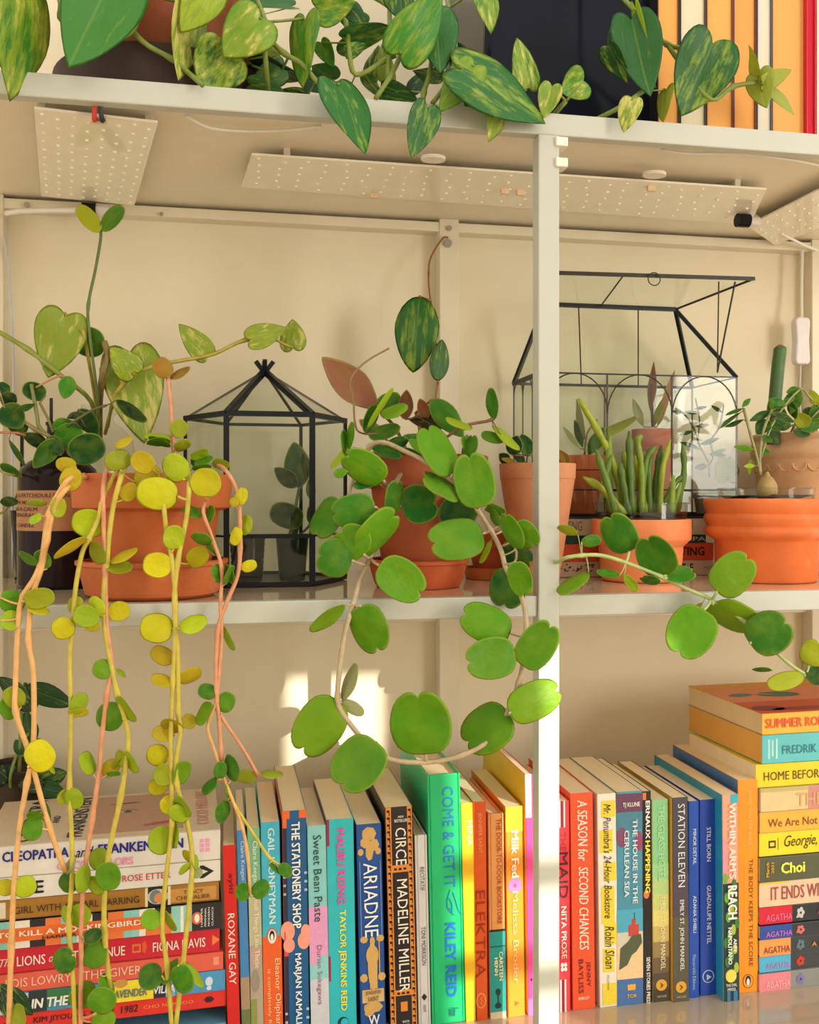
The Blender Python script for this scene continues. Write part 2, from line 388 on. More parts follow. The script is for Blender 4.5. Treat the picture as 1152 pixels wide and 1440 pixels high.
# ------------------------------------------------------------------ pots
def pot_thing(name, label, px, Y, zb, group=None, cat='pot'):
    o = empty(name, (PX(px, Y), Y, zb), label, cat, group); return o
def lathe_part(parent, name, prof, mat, color, seg=56, deg=40, label=None):
    o = MB().lathe(prof, seg).build(name, mat, parent, color, label=label); return smooth_by_angle(o, deg)
def pr(px, Y, *pairs):
    """profile from (half width in pixels, pixel row) pairs at distance Y"""
    s = M2(Y, px); return [(hwid * s, CZ + (HOR - row) * s) for hwid, row in pairs]
def rel(prof, zb): return [(r, z - zb) for r, z in prof]
def close_in(prof, wall=.004, depth=None):
    """adds the inner wall of an open pot"""
    top = prof[-1]; d = depth or .012
    return [(0.0005, prof[0][1])] + prof + [(top[0] - wall, top[1]), (top[0] - wall - .001, top[1] - d)]
TER = (204, 108, 54)
def soil(parent, r, z, color=(60, 42, 30)):
    m = MB(); rnd = random.Random(3); n = 14
    m.v.append(Vector((0, 0, z + .002)))
    for ring in (.5, 1):
        for j in range(n): a = 2 * math.pi * j / n; m.v.append(Vector((r * ring * math.cos(a), r * ring * math.sin(a), z + rnd.uniform(-.002, .003))))
    for j in range(n):
        k = (j + 1) % n; m.f.append((0, 1 + j, 1 + k)); m.f.append((1 + j, 1 + n + j, 1 + n + k, 1 + k))
    return m.build('soil', 'soil', parent, color)
def saucer(px, Y, prof, color, label):
    zb = Z_MID
    o = empty('plant_saucer', (PX(px, Y), Y, zb), label, 'saucer')
    lathe_part(o, 'dish', [(0.0005, 0)] + prof + [(prof[-1][0] - .004, prof[-1][1]), (prof[-1][0] - .006, .006), (.0005, .006)], 'terra', color)
    lathe_part(o, 'rim', [(prof[-1][0] - .0005, prof[-1][1] - .004), (prof[-1][0] + .0012, prof[-1][1] - .003), (prof[-1][0] + .0012, prof[-1][1]), (prof[-1][0] - .002, prof[-1][1] + .0008)], 'terra', color)
    return o

# ------------------------------------------------------------------ leaves and plants
HALF = dict(
    round=[(0, 0), (.20, .012), (.38, .12), (.49, .34), (.49, .6), (.38, .85), (.2, .975), (0, 1)],
    oval=[(0, 0), (.17, .03), (.36, .16), (.49, .42), (.47, .68), (.35, .88), (.18, .98), (0, 1)],
    kidney=[(0, 0), (.22, .015), (.42, .15), (.5, .42), (.47, .7), (.35, .92), (.18, 1.02), (.06, 1.0), (0, .93)],
    heart=[(0, 0), (.06, -.07), (.20, -.125), (.36, -.09), (.47, .05), (.5, .22), (.44, .45), (.31, .68), (.13, .89), (0, 1)],
    ovate=[(0, 0), (.16, .02), (.37, .15), (.5, .37), (.45, .6), (.29, .82), (.12, .95), (0, 1)],
    lance=[(0, 0), (.14, .06), (.38, .25), (.5, .45), (.42, .66), (.24, .85), (.08, .97), (0, 1)])
TRUE = dict(round=.95, oval=.66, kidney=.95, heart=.78, ovate=.6, lance=.36)
def leaf_mesh(kind, sgn):
    h = catmull([(x, y, 0) for x, y in HALF[kind]], 2); h = [(max(0, p.x), p.y) for p in h]
    out = h + [(-x, y) for x, y in reversed(h[1:-1])]; n = len(out)
    cy = .42; rings = (.3, .62, .9, 1.0); v = []; rim = []
    fold = .22 if kind in ('heart', 'ovate', 'lance') else .04
    def z(x, y):
        return sgn * (-.30 * x * x - .16 * (y - .45) ** 2 * 1.0) + fold * abs(x) * .55 + .02 * math.sin(7 * y + 3 * x)
    for side in (1, -1):
        v.append((0, cy, z(0, cy) + side * .018)); rim.append(0)
        for r in rings[:-1]:
            for x, y in out:
                X, Y = x * r, cy + (y - cy) * r
                v.append((X, Y, z(X, Y) + side * .018 * (1 - r ** 3))); rim.append(r)
    for x, y in out: v.append((x, y, z(x, y))); rim.append(1)
    k = 1 + 3 * n; f = []; R = 2 * k
    for s in (0, 1):
        o = s * k; ring = [[o + 1 + i * n + j for j in range(n)] for i in range(3)] + [[R + j for j in range(n)]]
        fl = []
        for j in range(n):
            q = (j + 1) % n; fl.append((o, ring[0][j], ring[0][q]))
            for i in range(3): fl.append((ring[i][j], ring[i + 1][j], ring[i + 1][q], ring[i][q]))
        f += fl if s == 0 else [tuple(reversed(t)) for t in fl]
    m = md(kind + '_leaf', v, f); a = m.attributes.new('rim', 'FLOAT', 'POINT')
    a.data.foreach_set('value', rim); m.shade_smooth(); return m
LEAF = {}
def get_leaf(kind, sgn, mat):
    key_ = (kind, sgn, mat)
    if key_ not in LEAF:
        m = leaf_mesh(kind, sgn); m.materials.append(MAT[mat]); LEAF[key_] = m
    return LEAF[key_]
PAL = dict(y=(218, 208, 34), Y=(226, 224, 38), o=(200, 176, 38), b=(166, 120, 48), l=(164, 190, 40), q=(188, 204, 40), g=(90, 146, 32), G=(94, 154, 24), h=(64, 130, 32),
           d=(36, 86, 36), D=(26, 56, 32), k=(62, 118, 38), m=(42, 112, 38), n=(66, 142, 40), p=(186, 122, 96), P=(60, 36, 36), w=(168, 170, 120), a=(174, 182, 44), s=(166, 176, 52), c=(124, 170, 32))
class Plant:
    def __init__(s, root, Y, kind, mat='leaf', alpha=0, group=None):
        s.root = root; s.O = Vector(root.location); s.Y = Y; s.kind = kind; s.mat = mat; s.stems = []; s.pet = []; s.alpha = alpha
        s.rnd = random.Random(len(root.name) + int(root.location.x * 1000))
    def stem(s, pts, r, color=(150, 140, 60), Y=None, r2=None, name='stem'):
        Y = s.Y if Y is None else Y; w = []
        for p in pts: w.append(P(p[0], p[1], p[2] if len(p) > 2 else Y))
        c = catmull(w, 4); rr = r * M2(Y); r2 = (r2 if r2 is not None else r) * M2(Y)
        px = catmull([(p[0], p[1], 0) for p in pts], 4)
        s.stems.append((c, [(rr + (r2 - rr) * i / (len(c) - 1)) * (1.35 if i % 12 == 0 and 0 < i < len(c) - 1 else 1) for i in range(len(c))], color, px, [], name))
    def leaf(s, bx, by, tx, ty, w, col, roll=None, Y=None, kind=None, mat=None, alpha=None, dy=None, pet=True, label=None):
        kind = kind or s.kind; mat = mat or s.mat; R = s.rnd
        Y = (s.Y if Y is None else Y) + R.uniform(-.007, .007)
        Lpx = math.hypot(tx - bx, ty - by); mp = M2(Y, bx)
        dy = R.uniform(-.22, .22) * Lpx * mp if dy is None else dy
        B = P(bx, by, Y); T = P(tx, ty, Y + dy); yv = (T - B); L = yv.length; yv.normalize()
        view = ((B + T) / 2 - CAM).normalized(); nv = -(view - yv * view.dot(yv)).normalized()
        if roll is None:
            t = TRUE[kind] * Lpx
            roll = R.uniform(-18, 18) if w > .72 * t else math.degrees(math.acos(max(.42, min(.95, w / t)))) * R.choice((-1, 1))
        a = math.radians(roll); xv = yv.cross(nv)
        xr = xv * math.cos(a) - nv * math.sin(a); nr = xr.cross(yv)
        sx = w * mp / max(.35, math.cos(a))
        sgn = R.choice((1, 1, -1))
        o = bpy.data.objects.new('leaf', get_leaf(kind, sgn, mat)); COL.objects.link(o); o.parent = s.root
        o.matrix_local = Matrix.Translation(B - s.O) @ Matrix((xr * sx, yv * L, nr * sx)).transposed().to_4x4()
        c = PAL[col] if isinstance(col, str) else col
        j = R.uniform(.93, 1.07); c = lin([min(255, v * j) for v in c])
        al = (s.alpha if alpha is None else alpha)
        o.color = (c[0], c[1], c[2], max(0, al + R.uniform(-.12, .12)) if al else 0)
        if label: o['label'] = label
        if pet: s.pet.append((B, bx, by, max(.7, min(2.2, w * .05)) * mp))
        return o
    def leaves(s, text, **kw):
        for e in text.replace('\n', ';').split(';'):
            e = e.split()
            if not e: continue
            k = dict(kw); n = [float(x) for x in e[:5]]
            for x in e[6:]:
                if x in HALF: k['kind'] = x
                elif x[0] == 'Y': k['Y'] = float(x[1:])
                elif x[0] == 'v': k['alpha'] = float(x[1:])
            s.leaf(*n, e[5], **k)
    def finish(s, reach=60):
        for B, bx, by, r in s.pet:
            best = None
            for si, st_ in enumerate(s.stems):
                for i, p in enumerate(st_[3]):
                    d = (p.x - bx) ** 2 + (p.y - by) ** 2 + ((st_[0][i] - B).length / M2(s.Y)) ** 2 * .15
                    if best is None or d < best[0]: best = (d, si, i)
            if best and best[0] < reach ** 2:
                s.stems[best[1]][4].append((B, s.stems[best[1]][0][best[2]], r))
        for c, rr, color, px, pets, name in s.stems:
            m = MB().tube(c, rr, 7)
            for B, T, r in pets:
                if (B - T).length > 1e-4: m.tube(catmull([B, (B + T) / 2 + Vector((0, -.001, -.0006)), T], 3), r, 5)
            m.build(name, 'stem', s.root, color, smooth=True, off=s.O)

# --- big terracotta pot with the yellow trailing plant
px, Yc = 215, .875
saucer(px, Yc, pr(px, Yc, (84, 829), (92, 824), (100, 796), (101, 791)) and [(.052, 0), (.057, .003), (.0625, .024), (.064, .031)], TER, 'round terracotta saucer under the large pot of yellow trailing plant')
pt = empty('potted_trailing_plant', (PX(px, Yc), Yc, Z_MID + .006), 'large terracotta pot with yellow-green round-leaved plant trailing far below the shelf', 'potted plant')
H = .1
prof = [(.046, 0), (.0475, .003), (.0575, .068), (.0605, .0685), (.0672, .071), (.0688, .098), (.068, .0995)]
lathe_part(pt, 'pot', close_in(prof, .006, .02), 'terra', (204, 106, 48))
soil(pt, .060, .082)
A = Plant(pt, .786, 'round')
yel, org, pnk = (196, 178, 66), (222, 170, 104), (212, 146, 104)
A.stem([(122, 672, .83), (100, 672), (85, 690), (68, 725), (60, 780), (50, 810), (33, 838), (26, 870), (22, 960), (22, 1000), (38, 1050), (48, 1085), (70, 1165), (92, 1225)], 3.6, org)
A.stem([(118, 668, .83), (95, 685), (76, 715), (66, 760), (58, 800), (45, 840), (40, 900), (47, 948), (47, 1050), (38, 1100), (28, 1160), (20, 1240), (16, 1330), (12, 1460)], 3.6, org)
A.stem([(165, 660, .82), (145, 700), (138, 730), (125, 758), (115, 780), (106, 830), (102, 880), (98, 930), (100, 1000), (98, 1110), (101, 1180), (101, 1240), (97, 1300), (103, 1380), (106, 1460)], 3.2, yel)
A.stem([(176, 655, .83), (170, 672), (158, 720), (150, 790), (146, 850), (150, 900), (165, 975), (178, 1020), (180, 1050), (170, 1120), (155, 1190), (148, 1240), (147, 1310), (155, 1390)], 3.6, yel)
A.stem([(150, 655, .83), (145, 690), (146, 740), (148, 800), (150, 880), (157, 930), (150, 980), (143, 1040), (140, 1080), (130, 1150), (120, 1220), (115, 1280), (114, 1350), (113, 1460)], 3.2, pnk)
A.stem([(262, 655, .83), (266, 680), (262, 730), (250, 790), (245, 850), (250, 915), (251, 1000), (254, 1030), (249, 1060), (248, 1100), (262, 1150), (270, 1200), (268, 1250), (258, 1350), (245, 1460)], 3.4, yel)
A.stem([(222, 660, .83), (229, 700), (234, 745), (242, 790), (247, 850), (246, 905), (243, 960), (240, 1040), (241, 1090), (242, 1160), (235, 1220), (228, 1300), (235, 1360), (243, 1460)], 3.2, yel)
A.stem([(300, 652, .85), (318, 662), (335, 700), (338, 770), (334, 810), (318, 850), (306, 890), (304, 970), (308, 1010), (312, 1070)], 3.0, pnk)
A.stem([(292, 700, .80), (286, 720), (300, 760), (312, 800), (310, 850), (312, 900), (305, 985), (310, 1005), (340, 1050), (363, 1090)], 2.6, pnk)
A.stem([(306, 985), (292, 1020), (300, 1050), (312, 1085), (325, 1120), (340, 1160), (348, 1200), (352, 1255)], 2.4, org)
A.stem([(318, 1105), (332, 1135), (355, 1170), (378, 1205), (395, 1217)], 2.2, yel)
A.stem([(246, 650, .86), (243, 620, .86), (241, 580, .86), (236, 530, .86)], 3.0, pnk, .86)
A.leaves('''107 657 78 652 22 o; 95 690 105 658 30 o; 170 661 163 633 37 a; 162 628 185 614 12 o; 215 660 186 640 30 o; 190 678 225 660 27 o Y.80
258 674 235 640 36 q; 172 703 190 680 24 o; 290 699 290 658 43 y; 250 698 192 690 47 Y Y.78; 148 738 101 732 40 q; 82 699 82 728 21 a; 66 709 36 708 9 l; 58 725 40 733 13 l
240 615 203 611 11 l Y.85; 240 622 206 624 12 g Y.84; 240 628 208 616 10 g Y.83; 243 612 262 594 25 a Y.85; 246 632 268 622 16 a Y.84; 236 530 222 503 27 b Y.86; 239 531 267 516 11 b Y.86
268 642 293 634 14 l Y.82; 300 648 322 656 16 l Y.82; 275 655 300 643 12 g Y.82; 270 660 298 656 8 g Y.82; 268 650 285 648 14 d Y.84
335 710 343 686 18 y; 332 712 326 700 13 o; 340 752 348 724 19 q; 336 742 326 766 17 y; 340 800 361 792 17 y
285 725 258 712 16 g; 291 735 297 710 13 g; 297 765 269 753 16 g; 310 780 292 765 10 g; 265 793 291 774 29 y Y.80; 305 793 309 820 16 g; 325 820 318 793 11 g; 316 822 330 796 10 g
241 797 201 792 36 y; 244 772 244 738 30 q; 155 790 193 770 13 o; 152 797 186 801 20 a; 145 793 133 760 20 a; 122 757 76 786 13 o; 54 793 28 775 12 g; 66 800 53 774 22 g
35 845 77 836 30 a; 38 850 70 860 14 y; 0 840 35 852 32 G; 0 872 31 874 28 l; 118 850 95 852 26 a; 104 862 139 872 31 l Y.78; 145 866 126 841 20 q Y.775; 152 862 183 857 28 y; 102 876 74 892 32 y; 120 880 141 880 14 y
158 945 131 936 28 c; 165 940 177 952 7 l; 173 1010 135 1006 40 g; 167 978 191 1014 13 l; 103 1003 119 975 23 l; 96 1003 124 998 13 y; 40 1078 71 1048 46 y Y.77; 70 1078 78 1087 6 q
20 1010 6 981 27 G; 30 994 10 968 28 a; 131 1088 118 1057 21 l; 145 1090 166 1070 23 o; 150 1090 170 1088 8 g; 176 1078 168 1054 15 a; 178 1062 162 1083 8 l; 178 1056 194 1086 13 l
97 1110 83 1130 17 a; 98 1110 111 1137 24 l; 60 1165 30 1165 33 g; 60 1150 38 1143 14 g; 62 1130 72 1160 12 h
20 1252 51 1242 30 q; 20 1250 -6 1246 22 y; 152 1205 125 1210 30 l; 150 1212 156 1251 34 g Y.77; 108 1232 85 1250 30 k; 120 1254 117 1218 23 l Y.775; 128 1232 143 1257 18 l; 106 1205 90 1225 13 w
98 1300 94 1273 14 l; 100 1298 124 1276 32 l; 118 1320 145 1312 20 d; 116 1343 151 1338 40 g; 104 1343 76 1360 36 k; 105 1388 128 1412 38 c; 135 1425 152 1390 40 g Y.775; 128 1437 163 1432 28 c; 142 1372 160 1398 20 g
25 1450 30 1411 22 a; 243 885 197 880 42 y; 253 884 290 868 25 q; 243 930 213 913 25 o; 240 961 212 955 18 o; 253 957 284 945 21 o; 256 1027 229 1011 18 o; 256 1010 275 1019 21 o; 245 1034 214 1030 23 o
236 1065 206 1059 30 y; 242 1098 219 1080 30 a; 250 1103 258 1069 23 c; 235 1105 208 1107 24 y Y.795; 250 1127 225 1136 26 y; 240 1136 263 1154 22 l; 250 1119 267 1148 15 l; 243 1180 208 1182 38 l; 245 1190 250 1154 14 l
268 1212 258 1196 11 y; 268 1213 254 1231 10 l; 267 1226 285 1228 15 w; 270 1203 277 1221 9 l; 226 1298 199 1288 27 c; 228 1280 244 1310 11 l; 228 1372 195 1375 35 k; 226 1380 250 1350 17 g; 250 1358 263 1397 29 h Y.775; 262 1356 288 1385 13 l
314 880 330 914 10 l; 304 976 279 968 22 h; 311 1001 324 974 26 g; 296 988 281 1021 17 c; 308 1095 312 1071 19 h; 325 1098 324 1062 21 h; 361 1092 331 1095 19 s; 367 1088 398 1086 12 s; 305 1097 283 1113 16 h
318 1126 311 1158 20 h; 320 1100 325 1126 8 g; 393 1216 409 1232 17 h; 377 1214 394 1230 7 g; 352 1255 331 1252 25 h; 356 1260 377 1240 23 h''')
A.finish(46)

# --- terracotta pot with the big-leaved trailing plant, centre
px, Yc = 596, .915
saucer(588, Yc, [(.040, 0), (.0425, .004), (.0465, .018), (.0485, .026)], (200, 92, 42), 'terracotta saucer under the middle pot, partly hidden by a round leaf')
ct_ = empty('potted_kidney_leaf_plant', (PX(px, Yc), Yc, Z_MID + .006), 'middle terracotta pot with broad kidney-leaved vine looping below the shelf', 'potted plant')
lathe_part(ct_, 'pot', close_in([(.038, 0), (.039, .003), (.051, .088), (.0545, .0885), (.061, .091), (.0625, .118), (.0615, .1195)], .006, .02), 'terra', (176, 84, 42))
soil(ct_, .054, .104)
B_ = Plant(ct_, .80, 'kidney')
bark = (186, 164, 128)
B_.stem([(560, 640, .90), (530, 636, .86), (515, 650, .84), (520, 628, .83), (540, 622, .82), (570, 635, .81), (600, 650), (640, 680), (668, 712), (690, 745), (705, 775, .79), (712, 800, .785), (730, 830, .78), (740, 870, .78), (737, 920, .775), (730, 960, .775), (712, 1005, .775), (690, 1040, .775), (650, 1062, .775), (600, 1072, .775), (550, 1068, .775), (520, 1050, .775), (498, 1025, .775), (480, 1000, .775), (475, 980, .775), (478, 940, .775), (485, 890, .78), (497, 850, .785), (505, 820, .79), (520, 785, .795), (535, 740), (545, 710, .81), (552, 688, .83), (566, 664, .87), (580, 650, .9)], 3.6, bark)
B_.stem([(600, 640, .9), (613, 628, .87), (650, 600, .86), (692, 590, .86), (697, 572, .86)], 2.4, (140, 100, 74))
B_.stem([(545, 640, .9), (510, 655, .83), (495, 680, .81), (490, 705, .81), (485, 740, .80), (480, 765, .80)], 2.4, bark)
B_.stem([(562, 635, .90), (535, 612, .86), (512, 610, .85), (500, 600, .85), (497, 560, .86), (492, 540, .87), (500, 522, .88), (520, 505, .89), (547, 490, .9)], 1.5, (140, 110, 70))
B_.stem([(640, 645, .92), (640, 640, .9), (720, 760, .86), (722, 800, .84)], 2, bark)
B_.leaves('''540 676 486 640 46 G; 530 677 497 686 15 m oval; 490 626 465 657 10 l oval; 488 662 470 668 14 g oval; 492 632 497 593 11 g oval; 486 640 484 604 9 h oval
475 700 443 752 40 h; 528 713 468 723 48 h Y.785; 495 788 448 780 56 h Y.785; 512 780 478 746 52 G Y.78; 505 776 559 724 44 G Y.775; 552 724 560 677 25 h; 564 712 613 708 56 m Y.83
533 795 592 834 58 G Y.78; 485 850 434 885 20 c Y.775 oval; 508 852 532 916 52 G Y.775; 475 985 424 1056 68 c Y.77; 530 1044 480 1106 70 g Y.765; 480 985 500 933 18 w Y.78 oval; 481 986 512 1004 18 w Y.78 oval
598 1060 588 973 86 G Y.77; 715 1003 655 1045 66 G Y.77; 717 1002 786 970 54 c Y.77; 724 920 656 932 58 g Y.77; 735 936 776 878 52 g Y.77; 718 890 652 862 54 G Y.775; 720 800 708 853 54 m Y.79; 725 790 738 836 34 G Y.77
680 750 607 764 60 g Y.785; 726 772 710 724 26 G Y.78; 726 735 752 768 34 G Y.79; 674 714 659 640 58 G Y.785; 637 667 602 600 46 G Y.79; 648 696 597 668 26 g Y.80 ; 700 740 690 716 12 g; 684 712 708 724 16 g Y.81
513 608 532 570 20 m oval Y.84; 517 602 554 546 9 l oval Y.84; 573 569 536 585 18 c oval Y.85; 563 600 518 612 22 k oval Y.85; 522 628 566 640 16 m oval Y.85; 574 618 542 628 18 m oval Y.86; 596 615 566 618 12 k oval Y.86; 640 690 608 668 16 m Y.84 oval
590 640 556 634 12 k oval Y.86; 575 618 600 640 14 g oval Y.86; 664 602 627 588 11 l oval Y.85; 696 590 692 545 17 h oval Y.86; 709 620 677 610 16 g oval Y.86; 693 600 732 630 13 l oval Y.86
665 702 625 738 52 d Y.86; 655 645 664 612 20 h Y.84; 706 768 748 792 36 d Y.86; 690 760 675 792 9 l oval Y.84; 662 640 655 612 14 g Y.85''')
B_.leaf(607, 562, 652, 614, 34, 'h', kind='ovate', Y=.90)
B_.leaf(590, 417, 581, 524, 63, 'm', kind='ovate', mat='pothos', alpha=.22, Y=1.02, roll=6, dy=0, label='broad dark green leaf with pale centre, hanging')
B_.leaf(615, 535, 622, 477, 28, 'k', kind='ovate', Y=1.01, mat='pothos', alpha=.1)
B_.leaf(532, 576, 453, 503, 48, 'p', kind='lance', Y=.96, roll=8, dy=.01, label='pinkish bronze pointed leaf')
B_.leaf(575, 590, 632, 600, 20, 'P', kind='lance', Y=.93); B_.leaf(585, 585, 655, 606, 16, 'P', kind='lance', Y=.92)
B_.leaf(570, 590, 572, 548, 22, (120, 62, 46), kind='ovate', Y=.94); B_.leaf(600, 590, 590, 560, 18, (150, 84, 60), kind='ovate', Y=.92)
B_.leaf(540, 585, 560, 552, 40, 'k', kind='ovate', Y=.95); B_.leaf(540, 615, 505, 590, 20, (150, 90, 50), kind='ovate', Y=.93)
B_.stem([(600, 640, .93), (612, 600, .97), (613, 560, 1.0), (616, 530, 1.01), (612, 470, 1.03), (604, 410, 1.05), (603, 385, 1.06), (606, 362, 1.07), (622, 336, 1.08), (630, 334, 1.085)], 1.5, (150, 96, 58), .98)
B_.stem([(575, 640, .93), (555, 600, .95), (530, 575, .96)], 2.4, (120, 80, 60), .94)
B_.stem([(590, 640, .93), (590, 600, .935), (585, 580, .94)], 2.6, (150, 96, 70), .94)
B_.finish(50)

# --- pale terracotta pot behind the post, and its runner on the right
px, Yc = 756, .93
rp = empty('potted_runner_plant', (PX(px, Yc), Yc, Z_MID), 'pale weathered terracotta pot standing behind the front post, with long green runner', 'potted plant')
s_ = M2(Yc, px)
lathe_part(rp, 'pot', close_in([(.0205, 0), (.0215, .002), (.0372, .104), (.0378, .1045), (.0385, .1185), (.038, .1195)], .004, .012), 'terra', (214, 142, 96))
soil(rp, .0335, .110)
C_ = Plant(rp, .782, 'kidney')
pale = (176, 190, 120)
C_.stem([(752, 655, .92), (762, 648, .89), (776, 690, .85), (768, 770, .82), (780, 790, .80), (797, 784, .785), (818, 781), (845, 781), (880, 791), (930, 811), (970, 830), (1000, 843), (1050, 876), (1100, 925), (1132, 948), (1175, 972)], 3.0, pale)
C_.leaves('''885 776 857 726 48 h; 937 808 910 754 52 h Y.775; 935 812 975 806 26 h; 926 822 903 812 14 k; 1008 832 1054 784 56 c Y.775; 990 858 953 920 66 G Y.77; 1003 850 1060 888 46 c; 1055 905 1108 874 62 h Y.77
878 808 896 831 15 l oval; 872 809 839 806 12 h oval; 828 805 784 833 20 c oval; 813 752 784 741 13 a oval; 818 762 846 760 18 h oval; 1131 950 1080 964 26 a oval; 1085 944 1059 941 7 k oval; 1138 936 1152 902 36 a; 1135 956 1160 946 28 d; 988 848 960 868 10 a oval Y.79''')
C_.leaves('''716 650 702 638 16 D; 720 640 728 612 24 D; 738 648 722 640 12 D; 745 640 733 610 22 d; 752 640 752 612 14 b; 765 640 775 612 16 d; 726 650 705 645 8 b; 800 652 785 632 14 b''', kind='ovate', Y=.92)
C_.stem([(740, 660, .93), (742, 640, .92), (745, 622, .92)], 1.2, (150, 100, 80), .92)
C_.finish(60)
# --- small terracotta pot and saucer glimpsed behind the middle pot
sp = empty('small_terracotta_pot', (PX(690, .99), .99, Z_MID + .004), 'small empty terracotta pot seen between the middle pot and the post', 'pot')
lathe_part(sp, 'pot', close_in([(.017, 0), (.0175, .002), (.0225, .028), (.0255, .0285), (.0268, .030), (.0272, .044), (.0268, .045)], .004, .02), 'terra', (206, 100, 48))
lathe_part(sp, 'drip_tray', [(.0005, -.004), (.026, -.004), (.030, .008), (.028, .008), (.025, -.001), (.0005, -.001)], 'terra', (222, 120, 60))

# --- upper shelf: pothos in its brown pot
px, Yc = 232, .90
pp = empty('potted_pothos', (PX(px, Yc), Yc, Z_UP), 'brown terracotta pot of variegated pothos spilling over the upper shelf edge', 'potted plant')
lathe_part(pp, 'drip_tray', [(.0005, .001), (.088, .001), (.096, .034), (.093, .034), (.087, .004), (.0005, .004)], 'terra', (58, 38, 30), label='dark brown drip tray')
lathe_part(pp, 'pot', close_in([(.070, 0), (.072, .004), (.092, .150), (.097, .151), (.106, .154), (.108, .185), (.107, .187)], .007, .02), 'terra', (158, 78, 38))
soil(pp, .094, .165)
D_ = Plant(pp, .80, 'heart', 'pothos', .2)
grn = (120, 138, 52)
def hang(*p): D_.stem(p, 3.6, grn)
hang((205, -60, .84), (197, -10, .80), (190, 38), (165, 54), (150, 40))
hang((150, -60, .83), (175, 20, .81), (200, 58), (240, 82), (262, 100), (285, 120, .79))
hang((330, -60, .86), (370, 20), (374, 48), (400, 75), (425, 90), (450, 118), (475, 120, .79))
hang((420, -60, .87), (562, 20, .86), (563, 74), (548, 108), (528, 139))
hang((560, -60, .88), (615, -20, .83), (606, 92), (596, 130), (595, 156, .79))
hang((620, -40, .86), (640, 60), (632, 110), (608, 146)); hang((480, -40, .86), (490, 60), (500, 105), (540, 85), (556, 78))
hang((840, -40, .84), (890, 12), (915, 40), (938, 62), (965, 68), (1000, 66)); hang((938, 62, .80), (965, 100), (1000, 140, .795), (1030, 122), (1064, 116))
hang((830, 172, .82), (870, 152), (905, 128)); hang((770, 172, .82), (796, 142)); hang((60, -30, .84), (84, 0), (84, 25), (95, 30)); hang((548, -30, .84), (548, 60), (545, 110))
hang((372, 48, .80), (374, 90), (378, 130, .83)); hang((700, 172, .82), (705, 135)); hang((670, 140, .81), (648, 95))
D_.leaves('''40 -10 17 144 78 n v.36 Y.78; 160 -38 94 98 112 n v.06 Y.79; 262 5 246 114 50 n v.55; 300 -22 253 46 60 l v.35 Y.79; 366 25 313 80 74 c v.5 Y.785; 318 74 279 126 80 m v.5; 427 26 424 124 42 n v.35; 447 12 500 2 52 n v.5
490 8 516 40 26 d; 482 52 554 40 40 m v.25; 488 74 516 62 22 m v.2; 560 -26 567 30 52 m v.1; 564 74 622 -14 70 n v.25 Y.785; 612 16 620 104 64 m v.1 Y.79; 650 92 642 58 34 d v.05; 666 92 618 157 50 c v.35 Y.785; 647 94 770 172 70 m v.36 Y.775; 744 122 728 52 38 m v.4
776 122 764 167 34 c v.45; 820 114 788 131 48 n v.35; 706 133 688 200 36 l v.4; 476 118 515 216 58 m v.2 Y.78; 600 153 577 223 46 m v.3 Y.78; 888 30 914 138 68 m v.04 Y.79; 893 14 922 126 15 l v.1; 858 66 884 116 30 d v.08
889 140 877 186 34 n v.5 Y.785; 936 126 932 172 22 s v0 ; 1001 62 955 165 88 m v.12 Y.785; 1070 112 1055 62 15 a v.2; 1066 103 1078 152 40 s v.2; 1074 118 1114 98 26 a v.15; 1084 124 1119 162 14 s v.2; 680 -22 692 48 36 n v.4
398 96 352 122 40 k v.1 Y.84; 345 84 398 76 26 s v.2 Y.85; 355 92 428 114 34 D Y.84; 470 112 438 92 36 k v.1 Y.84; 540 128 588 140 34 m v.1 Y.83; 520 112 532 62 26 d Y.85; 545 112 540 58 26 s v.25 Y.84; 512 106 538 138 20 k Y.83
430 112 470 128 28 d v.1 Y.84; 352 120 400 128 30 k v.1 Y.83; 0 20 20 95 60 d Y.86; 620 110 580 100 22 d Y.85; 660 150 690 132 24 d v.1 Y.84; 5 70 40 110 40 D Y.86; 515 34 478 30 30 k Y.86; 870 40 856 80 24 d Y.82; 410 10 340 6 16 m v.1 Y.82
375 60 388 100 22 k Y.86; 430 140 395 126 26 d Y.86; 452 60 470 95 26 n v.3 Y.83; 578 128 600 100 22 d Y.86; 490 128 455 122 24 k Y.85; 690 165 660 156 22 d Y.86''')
D_.finish(90)

# --- dark planter and books on the upper shelf
dk = empty('dark_planter', (PX(800, .93), .93, Z_UP), 'large dark navy square planter on the upper shelf behind the pothos', 'planter')
x0, x1 = PX(682, .862) - dk.location.x, PX(923, .862) - dk.location.x
o = MB().box((x0, -.068, 0), (x1, .10, .26)).build('body', 'gloss', dk, (22, 25, 36)); b = o.modifiers.new('soft', 'BEVEL'); b.width = .006; b.segments = 3
o = MB().box((x0 - .003, -.071, .26), (x1 + .003, .103, .275)).build('rim', 'gloss', dk, (22, 25, 36)); b = o.modifiers.new('soft', 'BEVEL'); b.width = .002

